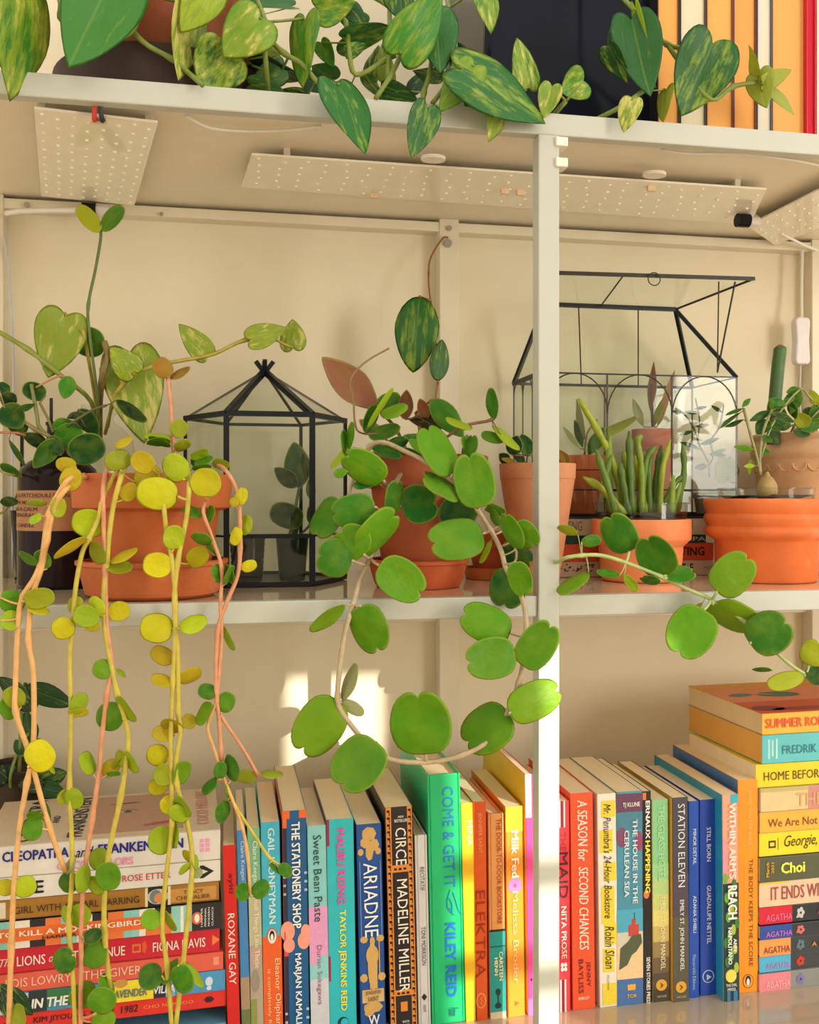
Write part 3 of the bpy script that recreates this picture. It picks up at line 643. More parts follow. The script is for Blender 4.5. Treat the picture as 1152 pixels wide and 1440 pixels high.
# --- hexagonal terrarium
def bars(parent, segs, w, O, color=(24, 30, 36), name='frame_bar'):
    for p, q in segs: MB().beam(p, q, w).build(name, 'black', parent, color, off=O)
def pane(parent, pts, O, name='glass_pane', mat='glass'):
    n = (Vector(pts[1]) - Vector(pts[0])).cross(Vector(pts[2]) - Vector(pts[0])).normalized()
    return MB().slab([Vector(p) for p in pts], n * .0012).build(name, mat, parent, (255, 255, 255), off=O)
hx = empty('hexagonal_terrarium', (PX(375, 1.0), 1.002, Z_MID), 'black-framed hexagonal glass terrarium with pointed roof, left of the middle pot', 'terrarium'); HO = Vector(hx.location)
R6 = .0815; zt = P(382, 582, .931).z; zm = P(382, 754, .931).z; ap = P(372, 522, 1.002)
ap.x = HO.x - .002
c6 = [HO + Vector((R6 * math.cos(math.radians(60 * k)), R6 * math.sin(math.radians(60 * k)), 0)) for k in range(6)]
def at_z(p, z): return Vector((p.x, p.y, z))
zb_ = Z_MID + .0025
for k in range(6):
    a, b = c6[k], c6[(k + 1) % 6]
    w_ = {4: .0055, 5: .0055, 0: .0026, 3: .0026}.get(k, .0032)
    bars(hx, [(at_z(a, zb_), at_z(a, zt))], max(w_, .0036), HO); bars(hx, [(at_z(a, zt), at_z(b, zt))], .0050 if k in (3, 4, 5) else .0032, HO)
    bars(hx, [(at_z(a, zt), ap)], w_ if k in (4, 5) else .0022, HO)
    bars(hx, [(at_z(a, zb_), at_z(b, zb_))], .004, HO)
    pane(hx, [at_z(a, zb_), at_z(b, zb_), at_z(b, zt), at_z(a, zt)], HO); pane(hx, [at_z(a, zt), at_z(b, zt), ap], HO, 'roof_pane')
bars(hx, [(at_z(c6[4], zm), at_z(c6[5], zm))], .0042, HO)
bars(hx, [(at_z(c6[3], zm), at_z(c6[4], zm)), (at_z(c6[5], zm), at_z(c6[0], zm))], .002, HO)
f = MB()
for dx, dy in ((.009, 0), (-.009, 0), (0, .009), (0, -.009)): f.beam(ap + Vector((0, 0, -.002)), ap + Vector((dx, dy, .010)), .0045)
f.build('finial', 'black', hx, (24, 30, 36), off=HO)
MB().slab([at_z(c, Z_MID) for c in c6], Vector((0, 0, .0015))).build('base_tray', 'black', hx, (60, 58, 52), off=HO)
bc = empty('nursery_cup_plant', (PX(411, .985), .985, Z_MID + .0018), 'black nursery cup with dark leaves inside the hexagonal terrarium', 'potted plant')
lathe_part(bc, 'cup', close_in([(.0125, 0), (.013, .001), (.0165, .043), (.0172, .0432), (.0174, .046)], .001, .006), 'gloss', (34, 42, 34)); soil(bc, .015, .040)
E_ = Plant(bc, .985, 'ovate')
E_.stem([(411, 757), (414, 725), (420, 690), (424, 684)], 2.2, (70, 80, 50)); E_.stem([(405, 757), (412, 735), (424, 730)], 1.6, (70, 80, 50)); E_.stem([(416, 757), (437, 735), (440, 700)], 1.6, (70, 80, 50))
E_.leaves('422 684 413 621 38 d; 418 684 386 658 24 D; 425 733 379 718 36 D round; 411 755 412 711 15 k; 438 702 436 672 14 k; 440 740 434 712 12 k; 427 680 426 634 14 D')
E_.finish(40)
cc = empty('clear_plastic_cup', (PX(348, .975), .975, Z_MID + .0018), 'ribbed clear plastic cup inside the hexagonal terrarium, left of the black cup', 'cup')
pf = [(.0005, 0), (.014, 0), (.0145, .002)] + [(.0148 + .0002 * i + (.0006 if i % 2 else 0), .004 + .003 * i) for i in range(13)] + [(.0185, .044), (.0185, .046)]
lathe_part(cc, 'cup', pf, 'smoke', (255, 255, 255), 28)

# --- open-lidded wardian case on a row of books
YB = .985
def pr_case():
    wc = empty('wardian_glass_case', P(890, 724, .99), 'arched glass plant case with propped-open roof lid, standing on flat books', 'terrarium'); O = Vector(wc.location)
    Yf, Yk = .988, 1.092; zb = P(890, 725, Yf).z; zt = P(890, 527, Yf).z
    xs = [PX(763, Yf), PX(854, Yf), PX(945, Yf), PX(1036, Yf)]
    fl, fr = xs[0], xs[3]; mid = (Yf + Yk) / 2
    zr_ = P(870, 432, mid).z; rl, rr = PX(766, mid), PX(950, mid)
    V = Vector
    bars(wc, [(V((fl, Yf, zb)), V((fr, Yf, zb))), (V((fl, Yk, zb)), V((fr, Yk, zb))), (V((fl, Yf, zb)), V((fl, Yk, zb))), (V((fr, Yf, zb)), V((fr, Yk, zb)))], .0045, O)
    zs = P(890, 689, Yf).z
    bars(wc, [(V((fl, Yf, zt)), V((fr, Yf, zt))), (V((fr, Yf, zt)), V((fr, Yk, zt))), (V((fl, Yf, zs)), V((fr, Yf, zs))), (V((fr, Yk, zs)), V((fl, Yk, zs)))], .0016, O)
    bars(wc, [(V((fl, Yf, zt)), V((fl, Yk, zt)))], .0045, O); bars(wc, [(V((fl, Yk, zt)), V((fr, Yk, zt)))], .003, O)
    for i, x in enumerate(xs): bars(wc, [(V((x, Yf, zb)), V((x, Yf, zt)))], .0016, O, (70, 66, 56))
    for x in (fl, (fl + fr) / 2, fr): bars(wc, [(V((x, Yk, zb)), V((x, Yk, zt)))], .0014, O, (70, 66, 56))
    ar = MB()
    for i in range(3):
        a, b = xs[i], xs[i + 1]; cx = (a + b) / 2; r = (b - a) / 2; zc_ = zt - r * .92
        ar.tube([V((cx - math.cos(t) * r, Yf - .0008, zc_ - .008 * (1 - math.sin(t)) + math.sin(t) * r * .92)) for t in [math.pi * k / 18 for k in range(19)]], .0008, 5)
        ar2 = ar
    ar.build('arch_tracery', 'black', wc, (64, 62, 54), off=O)
    ar = MB()
    for i in range(3):
        a, b = Yf + (Yk - Yf) * i / 3, Yf + (Yk - Yf) * (i + 1) / 3; c = (a + b) / 2; r = (b - a) / 2
        ar.tube([V((fl, c - math.cos(t) * r, zt - r + math.sin(t) * r)) for t in [math.pi * k / 12 for k in range(13)]], .0008, 5)
        ar.beam(V((fl, b, zb)), V((fl, b, zt)), .0012)
    ar.build('arch_tracery', 'black', wc, (64, 62, 54), off=O)
    RL, RR = V((rl, mid, zr_)), V((rr, mid, zr_))
    cFL, cFR, cKL, cKR = V((fl, Yf, zt)), V((fr, Yf, zt)), V((fl, Yk, zt)), V((fr, Yk, zt))
    bars(wc, [(RL, RR)], .0046, O); bars(wc, [(RL, cKL), (RR, cKR), (RR, cFR), (RL, cFL)], .0042, O)
    for u, w_ in ((.255, .37), (.71, .69)): bars(wc, [(RL.lerp(RR, u), cKL.lerp(cKR, w_))], .0014, O, (60, 58, 50))
    pane(wc, [RL, RR, cKR, cKL], O, 'roof_pane'); pane(wc, [RR, cKR, cFR], O, 'roof_pane'); pane(wc, [RL, cKL, cFL], O, 'roof_pane')
    ll, lr = P(760, 383, .955), P(1061, 392, .955)
    lid = MB().slab([RL, RR, lr, ll], V((0, .0003, .0012))).build('roof_lid', 'glass', wc, (255, 255, 255), off=O)
    for p, q, w in ((ll, lr, .0036), (RL, ll, .002), (RR, lr, .002), (RL.lerp(RR, .42), ll.lerp(lr, .38), .0012)): MB().beam(p, q, w).build('lid_bar', 'black', lid, (48, 48, 42), off=O)
    rg = MB(); h = P(919, 393, .953)
    rg.tube([h + V((math.sin(t) * .0068, -.002, -math.cos(t) * .0068)) for t in [2 * math.pi * k / 18 for k in range(19)]], .0006, 5); rg.build('ring_handle', 'black', lid, (60, 58, 52), off=O)
    s = P(1009, 524, Yf)
    for q in (P(1011, 396, .96), P(1034, 396, .96)): MB().beam(s, q, .0014).build('prop_rod', 'black', wc, (60, 58, 50), off=O)
    for a in ((V((fl, Yf, zb)), V((fr, Yf, zb)), cFR, cFL), (V((fr, Yf, zb)), V((fr, Yk, zb)), cKR, cFR), (V((fl, Yk, zb)), V((fl, Yf, zb)), cFL, cKL), (V((fr, Yk, zb)), V((fl, Yk, zb)), cKL, cKR)): pane(wc, a, O)
    MB().box((fl, Yf, zb - .001), (fr, Yk, zb + .0005)).build('base_tray', 'black', wc, (58, 54, 48), off=O)
    return zb
zcase = pr_case()
def small_pot(name, px, Y, zb, r0, r1, h, color, label):
    o = empty(name, (PX(px, Y), Y, zb), label, 'potted plant')
    lathe_part(o, 'pot', close_in([(r0, 0), (r0 + .0005, .001), (r1 * .92, h * .74), (r1 * .95, h * .745), (r1, h * .76), (r1, h)], .0025, .008), 'terra', color, 36); soil(o, r1 * .86, h - .006); return o
zin = zcase + .001
s1 = small_pot('terracotta_pot_plant', 818, 1.035, zin, .017, .026, .066, (204, 100, 52), 'terracotta pot inside the glass case just right of the post')
Q = Plant(s1, 1.035, 'lance'); Q.stem([(822, 640), (826, 610), (840, 590)], 1.6, (120, 110, 60)); Q.leaves('826 625 905 580 14 s; 820 630 808 590 12 d; 828 640 850 600 20 k; 815 630 792 600 8 w; 824 620 812 560 10 w'); Q.finish(60)
s2 = small_pot('pink_pot_plant', 918, 1.05, zin, .017, .024, .098, (206, 120, 96), 'tall dusty pink pot with bronze pointed leaves inside the glass case')
Q = Plant(s2, 1.05, 'lance'); Q.stem([(918, 600), (917, 570), (916, 540)], 2.2, (110, 70, 60)); Q.leaves('915 580 919 508 12 p; 925 600 950 520 11 p; 905 600 890 560 12 w; 920 600 932 560 10 s'); Q.finish(60)
s3 = small_pot('grey_cup_plant', 996, 1.03, zin, .013, .017, .024, (120, 112, 96), 'grey cup with thin branching seedling inside the right side of the glass case')
Q = Plant(s3, 1.03, 'lance'); gy = (96, 90, 70)
Q.stem([(998, 672), (996, 650), (985, 628), (975, 600), (962, 582), (950, 574)], 1.5, gy); Q.stem([(997, 655), (1003, 640), (1000, 620), (1012, 600), (1018, 570)], 1.3, gy); Q.stem([(992, 640), (982, 622), (984, 590), (978, 560)], 1.1, gy)
Q.leaves('985 632 955 622 7 d; 998 640 1022 632 8 k; 975 606 955 612 6 d; 978 600 998 597 6 d; 995 655 976 658 9 D; 960 580 945 578 7 d; 962 580 986 580 6 d; 985 625 1012 616 8 D; 1003 640 1022 640 6 d; 1012 600 1030 588 7 k; 1016 580 1000 570 6 d; 978 575 995 572 5 d'); Q.finish(40)
s4 = small_pot('yellowing_leaf_plant', 1022, 1.062, zin, .012, .016, .02, (150, 120, 84), 'small pot with one yellowing lobed leaf in the corner of the glass case')
Q = Plant(s4, 1.062, 'heart', 'pothos', .35); Q.stem([(1022, 676), (1024, 668)], 1.6, gy); Q.leaves('1026 672 1012 640 34 l; 1024 675 1026 640 26 l'); Q.finish(40)

# --- orange pot of pencil-stemmed succulent
oy = .935
op = empty('potted_pencil_succulent', (PX(901, oy), oy, Z_MID), 'light orange stepped pot of finger-stemmed succulent in front of the glass case', 'potted plant')
SAL = (240, 140, 86); s_ = M2(oy, 901)
lathe_part(op, 'pot', close_in([(51 * s_, 0), (54 * s_, .002), (58 * s_, .030), (58 * s_, .0355), (68 * s_, .0425), (69 * s_, .0435), (69 * s_, .0625), (68 * s_, .0635)], .004, .02), 'terra', SAL)
lathe_part(op, 'inner_pot', [(.03, .05), (63 * s_, .06), (64 * s_, .078), (66 * s_, .079), (66 * s_, .0805), (62 * s_, .0795), (61 * s_, .062)], 'plastic', (255, 255, 255), 40, label='clear plastic inner pot')
soil(op, 60 * s_, .068, (70, 56, 44))
rnd = random.Random(5)
for st_ in ([(880, 706), (862, 650), (843, 610), (814, 560)], [(868, 710), (850, 668), (838, 632)], [(893, 710), (882, 660), (877, 634)], [(889, 700), (886, 650), (885, 606)], [(903, 712), (902, 660), (897, 620), (904, 614)],
            [(903, 690), (908, 650), (924, 626)], [(914, 705), (912, 660), (917, 640)], [(928, 706), (932, 660), (943, 618)], [(945, 700), (958, 678)], [(926, 700), (948, 682), (966, 667)], [(952, 690), (962, 664), (960, 624)],
            [(878, 710), (850, 690), (820, 671)], [(890, 712), (889, 668)], [(920, 706), (924, 668), (930, 626)], [(860, 705), (852, 672), (860, 640)], [(910, 708), (897, 670), (894, 640)], [(944, 706), (947, 668)], [(862, 690), (856, 668), (858, 610)], [(884, 708), (876, 680), (872, 650)]):
    Y = oy + rnd.uniform(-.025, .028); w = [P(x, y, Y) for x, y in st_]; w[0] = Vector((w[0].x, Y, Z_MID + .068))
    c = catmull(w, 5); n = len(c); r0 = rnd.uniform(4.2, 5.6) * s_
    MB().tube(c, [r0 * (1 + .16 * math.sin(i * 1.9)) * (1 if i < n - 2 else (.75 if i == n - 2 else .3)) for i in range(n)], 8).build('finger_stem', 'stem', op, rnd.choice(((124, 148, 38), (92, 122, 34), (184, 188, 48), (80, 108, 34), (152, 166, 40))), smooth=True, off=Vector(op.location))

# --- ribbed orange pot with the swollen-base seedling
by_ = .915
bp_ = empty('potted_caudex_plant', (PX(1077, by_), by_, Z_MID), 'bright orange ribbed-rim pot with swollen-base seedling at the right end', 'potted plant')
s_ = M2(by_, 1077)
lathe_part(bp_, 'pot', close_in([(66 * s_, 0), (68 * s_, .002), (69 * s_, .041), (72 * s_, .043), (80 * s_, .046), (84 * s_, .050), (83 * s_, .054), (79.5 * s_, .0565), (80.5 * s_, .059), (84.5 * s_, .064), (83 * s_, .0675), (80.5 * s_, .0695), (82.5 * s_, .073), (85 * s_, .080), (84 * s_, .0835), (82 * s_, .0845)], .004, .01), 'terra', (234, 118, 54), deg=60)
lathe_part(bp_, 'inner_pot', [(.035, .07), (63 * s_, .083), (65 * s_, .094), (66 * s_, .0945), (66 * s_, .0955), (62 * s_, .0945), (62 * s_, .085)], 'plastic', (255, 255, 255), 40, label='clear plastic inner pot')
soil(bp_, 62 * s_, .086, (76, 58, 44))
c = MB().lathe([(.0005, .082), (.008, .084), (.0105, .091), (.0098, .099), (.0065, .105), (.003, .108), (.0015, .112)], 18, tuple(Vector((PX(1070, by_) - PX(1077, by_), -.012, 0)))); c.build('swollen_base', 'stem', bp_, (170, 140, 84), smooth=True)
Q = Plant(bp_, by_ - .012, 'lance'); sg = (150, 150, 96)
Q.stem([(1070, 668), (1066, 648), (1056, 612), (1046, 574)], 2.2, sg); Q.stem([(1070, 668), (1069, 640), (1074, 605), (1086, 576)], 2.2, sg); Q.stem([(1070, 645), (1085, 600), (1108, 565), (1127, 546)], 1.6, sg)
Q.leaves('''1045 574 1020 584 6 k; 1044 572 1056 560 8 h; 1042 580 1012 604 6 k; 1046 590 1018 600 7 d; 1085 578 1054 592 12 d; 1085 580 1118 594 12 d; 1085 576 1087 562 9 G; 1072 612 1086 622 9 k; 1060 632 1032 628 9 G; 1068 634 1084 636 10 h; 1062 655 1046 656 7 l; 1056 645 1054 668 6 l
1082 590 1064 612 22 d; 1090 575 1118 558 10 k; 1126 546 1106 552 12 h; 1126 547 1112 582 18 k; 1128 547 1100 568 14 d; 1078 600 1098 606 6 k; 1105 568 1080 562 12 m; 1110 562 1120 590 14 d''', kind='lance'); Q.finish(50)

# --- decorated planter with the cactus
dy_ = 1.02
dp = empty('decorated_planter', (PX(1148, dy_), dy_, Z_MID), 'pale clay planter with scalloped relief holding tall cactus, at the right edge', 'planter')
s_ = M2(dy_, 1148)
lathe_part(dp, 'pot', close_in([(.058, 0), (.060, .004), (.068, .128), (.069, .130), (.0725, .134), (.0735, .139), (.0725, .146), (.070, .151), (.0725, .154), (.0735, .157), (.0725, .159)], .006, .02), 'terra', (232, 184, 138), 64)
soil(dp, .063, .150)
for k in range(26):
    a = 2 * math.pi * k / 26; r = .0678; m = MB(); V = Vector
    u = V((-math.sin(a), math.cos(a), 0)); q = V((math.cos(a) * r, math.sin(a) * r, .124))
    m.tube([q + u * (-.0075 + .0075 * (1 - math.cos(math.pi * t / 8))) + V((0, 0, -.0085 * math.sin(math.pi * t / 8))) for t in range(9)], .0011, 6)
    m.build('scallop', 'terra', dp, (228, 178, 130), smooth=True)
c = [P(1088, 625, dy_ - .03), P(1089, 580, dy_ - .03), P(1094, 520, dy_ - .03), P(1097, 495, dy_ - .03), P(1097, 486, dy_ - .03)]
c = catmull(c, 5); m = MB(); n = len(c)
m.tube(c, [.0072 if i < n - 3 else (.0066, .0048, .0015)[i - n + 3] for i in range(n)], 10); m.build('cactus', 'stem', dp, (70, 104, 50), smooth=True, off=Vector(dp.location))
MB().tube([c[-4], c[-2], c[-1] + Vector((0, 0, .001))], [.0069, .0052, .002], 10).build('cactus_tip', 'stem', dp, (150, 84, 52), smooth=True, off=Vector(dp.location))
Q = Plant(dp, dy_ - .055, 'ovate')
Q.stem([(1110, 612, dy_), (1120, 590), (1127, 548), (1140, 560), (1160, 580)], 1.5, sg); Q.stem([(1130, 612, dy_), (1140, 590), (1165, 565)], 1.4, sg)
Q.leaves('1100 600 1084 560 26 D; 1140 590 1165 560 20 k; 1128 605 1160 590 18 k; 1112 600 1085 590 20 d; 1115 606 1140 612 14 d; 1135 600 1120 580 22 s; 1150 570 1140 548 14 a; 1150 605 1130 606 14 b; 1145 580 1128 578 14 k'); Q.finish(60)

# --- left end: amber bottle, propagation vase, dark foliage
aY = .975
ab_ = empty('amber_bottle', (PX(82, aY), aY, Z_MID), 'dark amber bottle with brown paper label at the left end of the shelf', 'bottle')
s_ = M2(aY, 82); zz = lambda row: (HOR - row) * s_ - (Z_MID - CZ)
lathe_part(ab_, 'glass', [(.0005, 0), (50 * s_, 0), (54 * s_, .003), (54 * s_, zz(672)), (51 * s_, zz(660)), (40 * s_, zz(650)), (20 * s_, zz(640)), (16 * s_, zz(632)), (15 * s_, zz(600)), (17 * s_, zz(598)), (17 * s_, zz(594)), (.0005, zz(594))], 'gloss', (38, 26, 26))
lb = MB(); n = 20; R = 54.6 * s_
for k in range(n + 1):
    a = math.radians(-175 + 160 * k / n); lb.v += [Vector((R * math.cos(a), R * math.sin(a), zz(745))), Vector((R * math.cos(a), R * math.sin(a), zz(690)))]
for k in range(n): lb.f.append((2 * k, 2 * k + 2, 2 * k + 3, 2 * k + 1))
lab = lb.build('paper_label', 'print', ab_, (176, 122, 76), smooth=True, label='brown paper label')
def curved(s, row0, row1, a0, a1):
    m = text_mesh(s, .01); xs = [v.co.x for v in m.vertices]; ys = [v.co.y for v in m.vertices]; h = zz(row0) - zz(row1)
    for v in m.vertices:
        a = math.radians(a0 + (a1 - a0) * (v.co.x - min(xs)) / (max(xs) - min(xs))); z = zz(row1) + h * (v.co.y - min(ys)) / (max(ys) - min(ys))
        v.co = Vector(((R + .0003 + v.co.z) * math.cos(a), (R + .0003 + v.co.z) * math.sin(a), z))
    link('lettering', m, 'print', lab, (70, 36, 30))
curved('NO 16 PATCHOULI EDEN', 694, 699.5, -168, -66); curved('FOR A WARM', 704, 709, -168, -110); curved('AND A CALM', 713, 718, -168, -110); curved('IN FRAGRANT', 721, 726, -168, -105); curved('CANDLE', 735, 740, -150, -115)
for k, (x, y0, y1) in enumerate(((31, 597, 657), (72, 560, 600))):
    MB().tube([P(x, y1, aY - .0), P(x, y0, aY - .0)], .0016, 8).build('reed_stick', 'black', ab_, (26, 26, 26), off=Vector(ab_.location)) if k else None
stk = P(31, 700, 1.062); 
o = empty('black_plant_stake', Vector((stk.x, 1.062, Z_MID)), 'thin black upright stake behind the amber bottle', 'stake')
MB().box((-.0016, -.0016, 0), (.0016, .0016, P(31, 597, 1.062).z - Z_MID)).build('rod', 'black', o, (26, 28, 26)); MB().box((-.006, -.006, 0), (.006, .006, .003)).build('foot', 'black', o, (26, 28, 26))
vY = 1.06
va = empty('propagation_vase', (PX(142, vY), vY, Z_MID), 'clear glass bulb vase with rooted pothos cutting behind the large pot', 'vase'); s_ = M2(vY, 142); zz = lambda row: (HOR - row) * s_ - (Z_MID - CZ)
lathe_part(va, 'glass', [(.0005, .002), (40 * s_, .002), (47 * s_, .02), (48 * s_, zz(650)), (44 * s_, zz(620)), (32 * s_, zz(604)), (18 * s_, zz(594)), (17 * s_, zz(586)), (19 * s_, zz(584)), (27 * s_, zz(576)), (27 * s_, zz(571)), (24 * s_, zz(569))], 'plastic', (255, 255, 255), 36)
Q = Plant(va, .985, 'heart', 'pothos', .3)
Q.stem([(140, 640, vY), (140, 580, vY), (142, 545, 1.0), (146, 520), (152, 500), (146, 480)], 4.5, (130, 110, 60)); Q.stem([(148, 610, vY), (160, 565, 1.02), (182, 532), (212, 516), (250, 508), (300, 498), (345, 478), (388, 478)], 2.6, (176, 162, 66))
Q.stem([(135, 610, vY), (128, 565, 1.02), (88, 530), (40, 492), (-10, 462)], 3.2, (140, 150, 60)); Q.stem([(140, 600, vY), (120, 480), (112, 462), (90, 440)], 2.4, (176, 160, 60)); Q.stem([(152, 600, vY), (160, 560, 1.0), (186, 522)], 2.4, (190, 170, 70))
Q.stem([(138, 620, vY), (137, 560, 1.0), (126, 470, .98), (124, 430), (134, 380), (141, 340), (142, 324)], 2.0, (96, 116, 60))
Q.leaves('92 446 68 532 72 s v.42; 182 498 203 624 86 a v.42 Y1.0; 188 524 154 488 42 q v.4 Y.975; 290 498 251 455 36 s v.55; 352 478 403 461 36 a v.5; 412 489 411 448 38 a v.5')
Q.leaf(147, 483, 101, 480, 42, 'k', kind='round', mat='leaf'); Q.leaf(141, 326, 110, 290, 24, 'a', kind='oval', mat='leaf'); Q.leaf(143, 324, 173, 290, 23, 'g', kind='oval', mat='leaf')
Q.finish(40)
lf = empty('potted_dark_foliage', (PX(52, 1.07), 1.075, Z_MID), 'small black pot of dark glossy foliage at the left end behind the amber bottle', 'potted plant')
lathe_part(lf, 'pot', close_in([(.020, 0), (.021, .001), (.027, .070), (.028, .072)], .002, .01), 'gloss', (30, 30, 30)); soil(lf, .024, .066)
Q = Plant(lf, .925, 'ovate')
Q.stem([(55, 660, 1.06), (62, 630, 1.0), (70, 615), (50, 604), (8, 575)], 2.6, (130, 120, 66)); Q.stem([(70, 615), (55, 600), (52, 585), (44, 540)], 2.6, (120, 126, 60)); Q.stem([(75, 608), (68, 590), (56, 566)], 1.8, (120, 110, 60)); Q.stem([(60, 640, 1.03), (35, 612), (-5, 608)], 1.6, (176, 110, 70)); Q.stem([(52, 660, 1.06), (20, 668), (-5, 660)], 1.6, (150, 140, 70)); Q.stem([(58, 640, 1.04), (95, 600), (128, 578), (150, 570)], 1.8, (90, 90, 50)); Q.stem([(50, 660, 1.06), (5, 720), (-6, 708)], 1.6, (160, 160, 70)); Q.stem([(50, 545), (80, 530), (92, 530)], 1.4, (190, 130, 90))
Q.leaves('''0 550 14 543 22 d; 0 562 24 560 20 D round; 5 570 32 602 38 d; 64 556 32 544 26 d round; 50 568 18 580 10 d lance; 98 529 90 561 24 n; 66 626 31 610 20 D; 12 618 36 657 9 d lance; 80 618 46 658 28 k; 115 602 74 622 34 n; 98 640 147 622 44 d round; 110 576 138 612 28 d
164 562 207 592 18 D oval; 0 653 31 671 14 k; 0 705 27 706 15 D; 94 588 114 580 10 D lance; 40 600 10 600 26 d; 74 600 104 596 22 n; 86 640 70 612 24 d; 120 600 100 580 8 D lance''')
Q.finish(50)
# dark foliage on the lowest level, behind the stacked books
ld = empty('potted_trailing_foliage', (PX(22, 1.06), 1.06, Z_LOW), 'tall narrow pot of dark striped foliage behind the left book stack', 'potted plant')
lathe_part(ld, 'pot', close_in([(.026, 0), (.027, .002), (.034, .200), (.0345, .21)], .003, .01), 'gloss', (70, 60, 50)); soil(ld, .031, .202)
Q = Plant(ld, 1.02, 'ovate', 'pothos', .06)
Q.stem([(25, 1130, 1.06), (28, 1060), (30, 1000), (36, 960)], 2.4, (110, 130, 60)); Q.stem([(22, 1130, 1.06), (14, 1098), (24, 1060), (40, 1030)], 2, (120, 140, 60)); Q.stem([(30, 1130, 1.06), (48, 1104), (60, 1100)], 2, (110, 120, 60))
Q.leaves('36 966 102 992 32 d; 40 990 -2 952 26 d; 46 1000 30 966 32 D; 44 1046 36 1000 26 d; 36 1060 62 1040 26 n v.2; 62 1100 26 1104 26 D; 50 1102 94 1086 30 d v.15; 50 1106 92 1116 26 d; 14 1098 -6 1080 40 D; 30 1062 22 1040 14 d'); Q.finish(80)
sv = empty('striped_foliage_plant', (PX(-14, .80), .80, Z_LOW), 'low pot of dark striped leaves at the bottom left corner', 'potted plant')
lathe_part(sv, 'pot', close_in([(.010, 0), (.011, .001), (.014, .020), (.0145, .024)], .002, .006), 'terra', TER); soil(sv, .012, .02)
Q = Plant(sv, .80, 'lance', 'pothos', .1); Q.stem([(-14, 1420), (-6, 1400), (0, 1392)], 2, (120, 130, 60)); Q.leaves('0 1384 46 1428 26 d v.1; -4 1396 40 1424 16 a v.4; -2 1388 20 1440 20 D'); Q.finish(60)

# ------------------------------------------------------------------ books
PAGE = (252, 232, 190)
V3 = Vector
class Book:
    """a book whose spine faces the room; local x runs along the shelf, y into it, z up"""
    def __init__(s, w, d, h, loc, rot, cover, label, group, upright=True, page=PAGE, hard=False, side=None, name=None):
        name = name or ('hardback_book' if hard else 'paperback_book')
        s.w, s.d, s.h, s.up = w, d, h, upright
        s.o = empty(name, loc, label, 'book', group, rot)
        t = .0022 if hard else .0005; ov = .003 if hard else .0006
        m = MB()
        if upright:
            m.box((0, 0, 0), (t, d, h)).box((w - t, 0, 0), (w, d, h)).box((t, 0, 0), (w - t, t, h)); pb = ((t, t, ov), (w - t, d - ov * 2, h - ov))
        else:
            m.box((0, 0, 0), (w, d, t)).box((0, 0, h - t), (w, d, h)).box((0, 0, t), (w, t, h - t)); pb = ((ov, t, t), (w - ov, d - ov * 2, h - t))
        s.cover = m.build('cover', 'cover', s.o, cover); b = s.cover.modifiers.new('soft_edge', 'BEVEL'); b.width = .0006 if not hard else .0012; b.segments = 2
        MB().box(*pb).build('pages', 'page', s.o, page)
        s.lv = 0
        if side and upright: MB().box((-.0003, .0006, .0006), (0, d - .0005, h - .0005)).build('cover_front', 'cover', s.cover, side, label='differently coloured cover face')
    # fractions: f runs along the spine from its head (top, or left end), a across it
    def pt(s, f, a, e=.0004):
        return V3((a * s.w, -e, s.h * (1 - f))) if s.up else V3((f * s.w, -e, a * s.h))
    def panel(s, f0, f1, a0, a1, col, e=None, name='spine_panel'):
        s.lv += 1; e = e or .0002 + .00004 * s.lv
        p = [s.pt(f0, a0, e), s.pt(f0, a1, e), s.pt(f1, a1, e), s.pt(f1, a0, e)]
        return MB().slab(p, V3((0, e - .00003, 0))).build(name, 'print', s.cover, col)
    def spot(s, f, a, rf, ra, col, n=18, e=None, name='emblem', pts=None):
        s.lv += 1; e = e or .0003 + .00005 * s.lv
        P_ = pts or [(math.cos(2 * math.pi * k / n), math.sin(2 * math.pi * k / n)) for k in range(n)]
        p = [s.pt(f + y * rf, a + x * ra, e) for x, y in P_] if s.up else [s.pt(f + x * rf, a + y * ra, e) for x, y in P_]
        return MB().slab(p, V3((0, e - .00003, 0))).build(name, 'print', s.cover, col)
    def text(s, t, f0, f1, a0, a1, col, bold=.012, shear=0, flat=False):
        e = .0006 + .00006 * s.lv
        if s.up and not flat: return lettering('lettering', t, s.pt(f0, a0, e), (0, 0, -1), (1, 0, 0), (f1 - f0) * s.h, (a1 - a0) * s.w, s.cover, col, bold, shear)
        if s.up: return lettering('lettering', t, s.pt(f1, a0, e), (1, 0, 0), (0, 0, 1), (a1 - a0) * s.w, (f1 - f0) * s.h, s.cover, col, bold, shear)
        return lettering('lettering', t, s.pt(f0, a0, e), (1, 0, 0), (0, 0, 1), (f1 - f0) * s.w, (a1 - a0) * s.h, s.cover, col, bold, shear)
class Up(Book):
    def __init__(s, x0, x1, top, xb, cover, label, group, Y=.87, d=.128, **k):
        a, b = P(x0, top, Y), P(x1, top, Y); h = a.z - Z_LOW
        yb = HOR + (CZ - Z_LOW) / M2(Y, xb); s.top, s.yb = top, yb
        c = P(xb, yb, Y); lean = math.atan2(a.x - c.x, h); wd = (b.x - a.x)
        loc = V3((c.x, Y, Z_LOW + (wd * math.sin(lean) if lean > 0 else 0)))
        super().__init__(wd, d, h, loc, (0, lean, 0), cover, label, group, True, **k)
    def F(s, y): return (y - s.top) / (s.yb - s.top)
    def t(s, txt, y0, y1, a0, a1, col, **k): return s.text(txt, s.F(y0), s.F(y1), a0, a1, col, **k)
    def p(s, y0, y1, a0, a1, col, **k): return s.panel(s.F(y0), min(1, s.F(y1)), a0, a1, col, **k)
    def e(s, y, a, ry, ra, col, **k): return s.spot(s.F(y), a, ry / (s.yb - s.top), ra, col, **k)
GL = 'upright books left of the post'; GR = 'upright books right of the post'
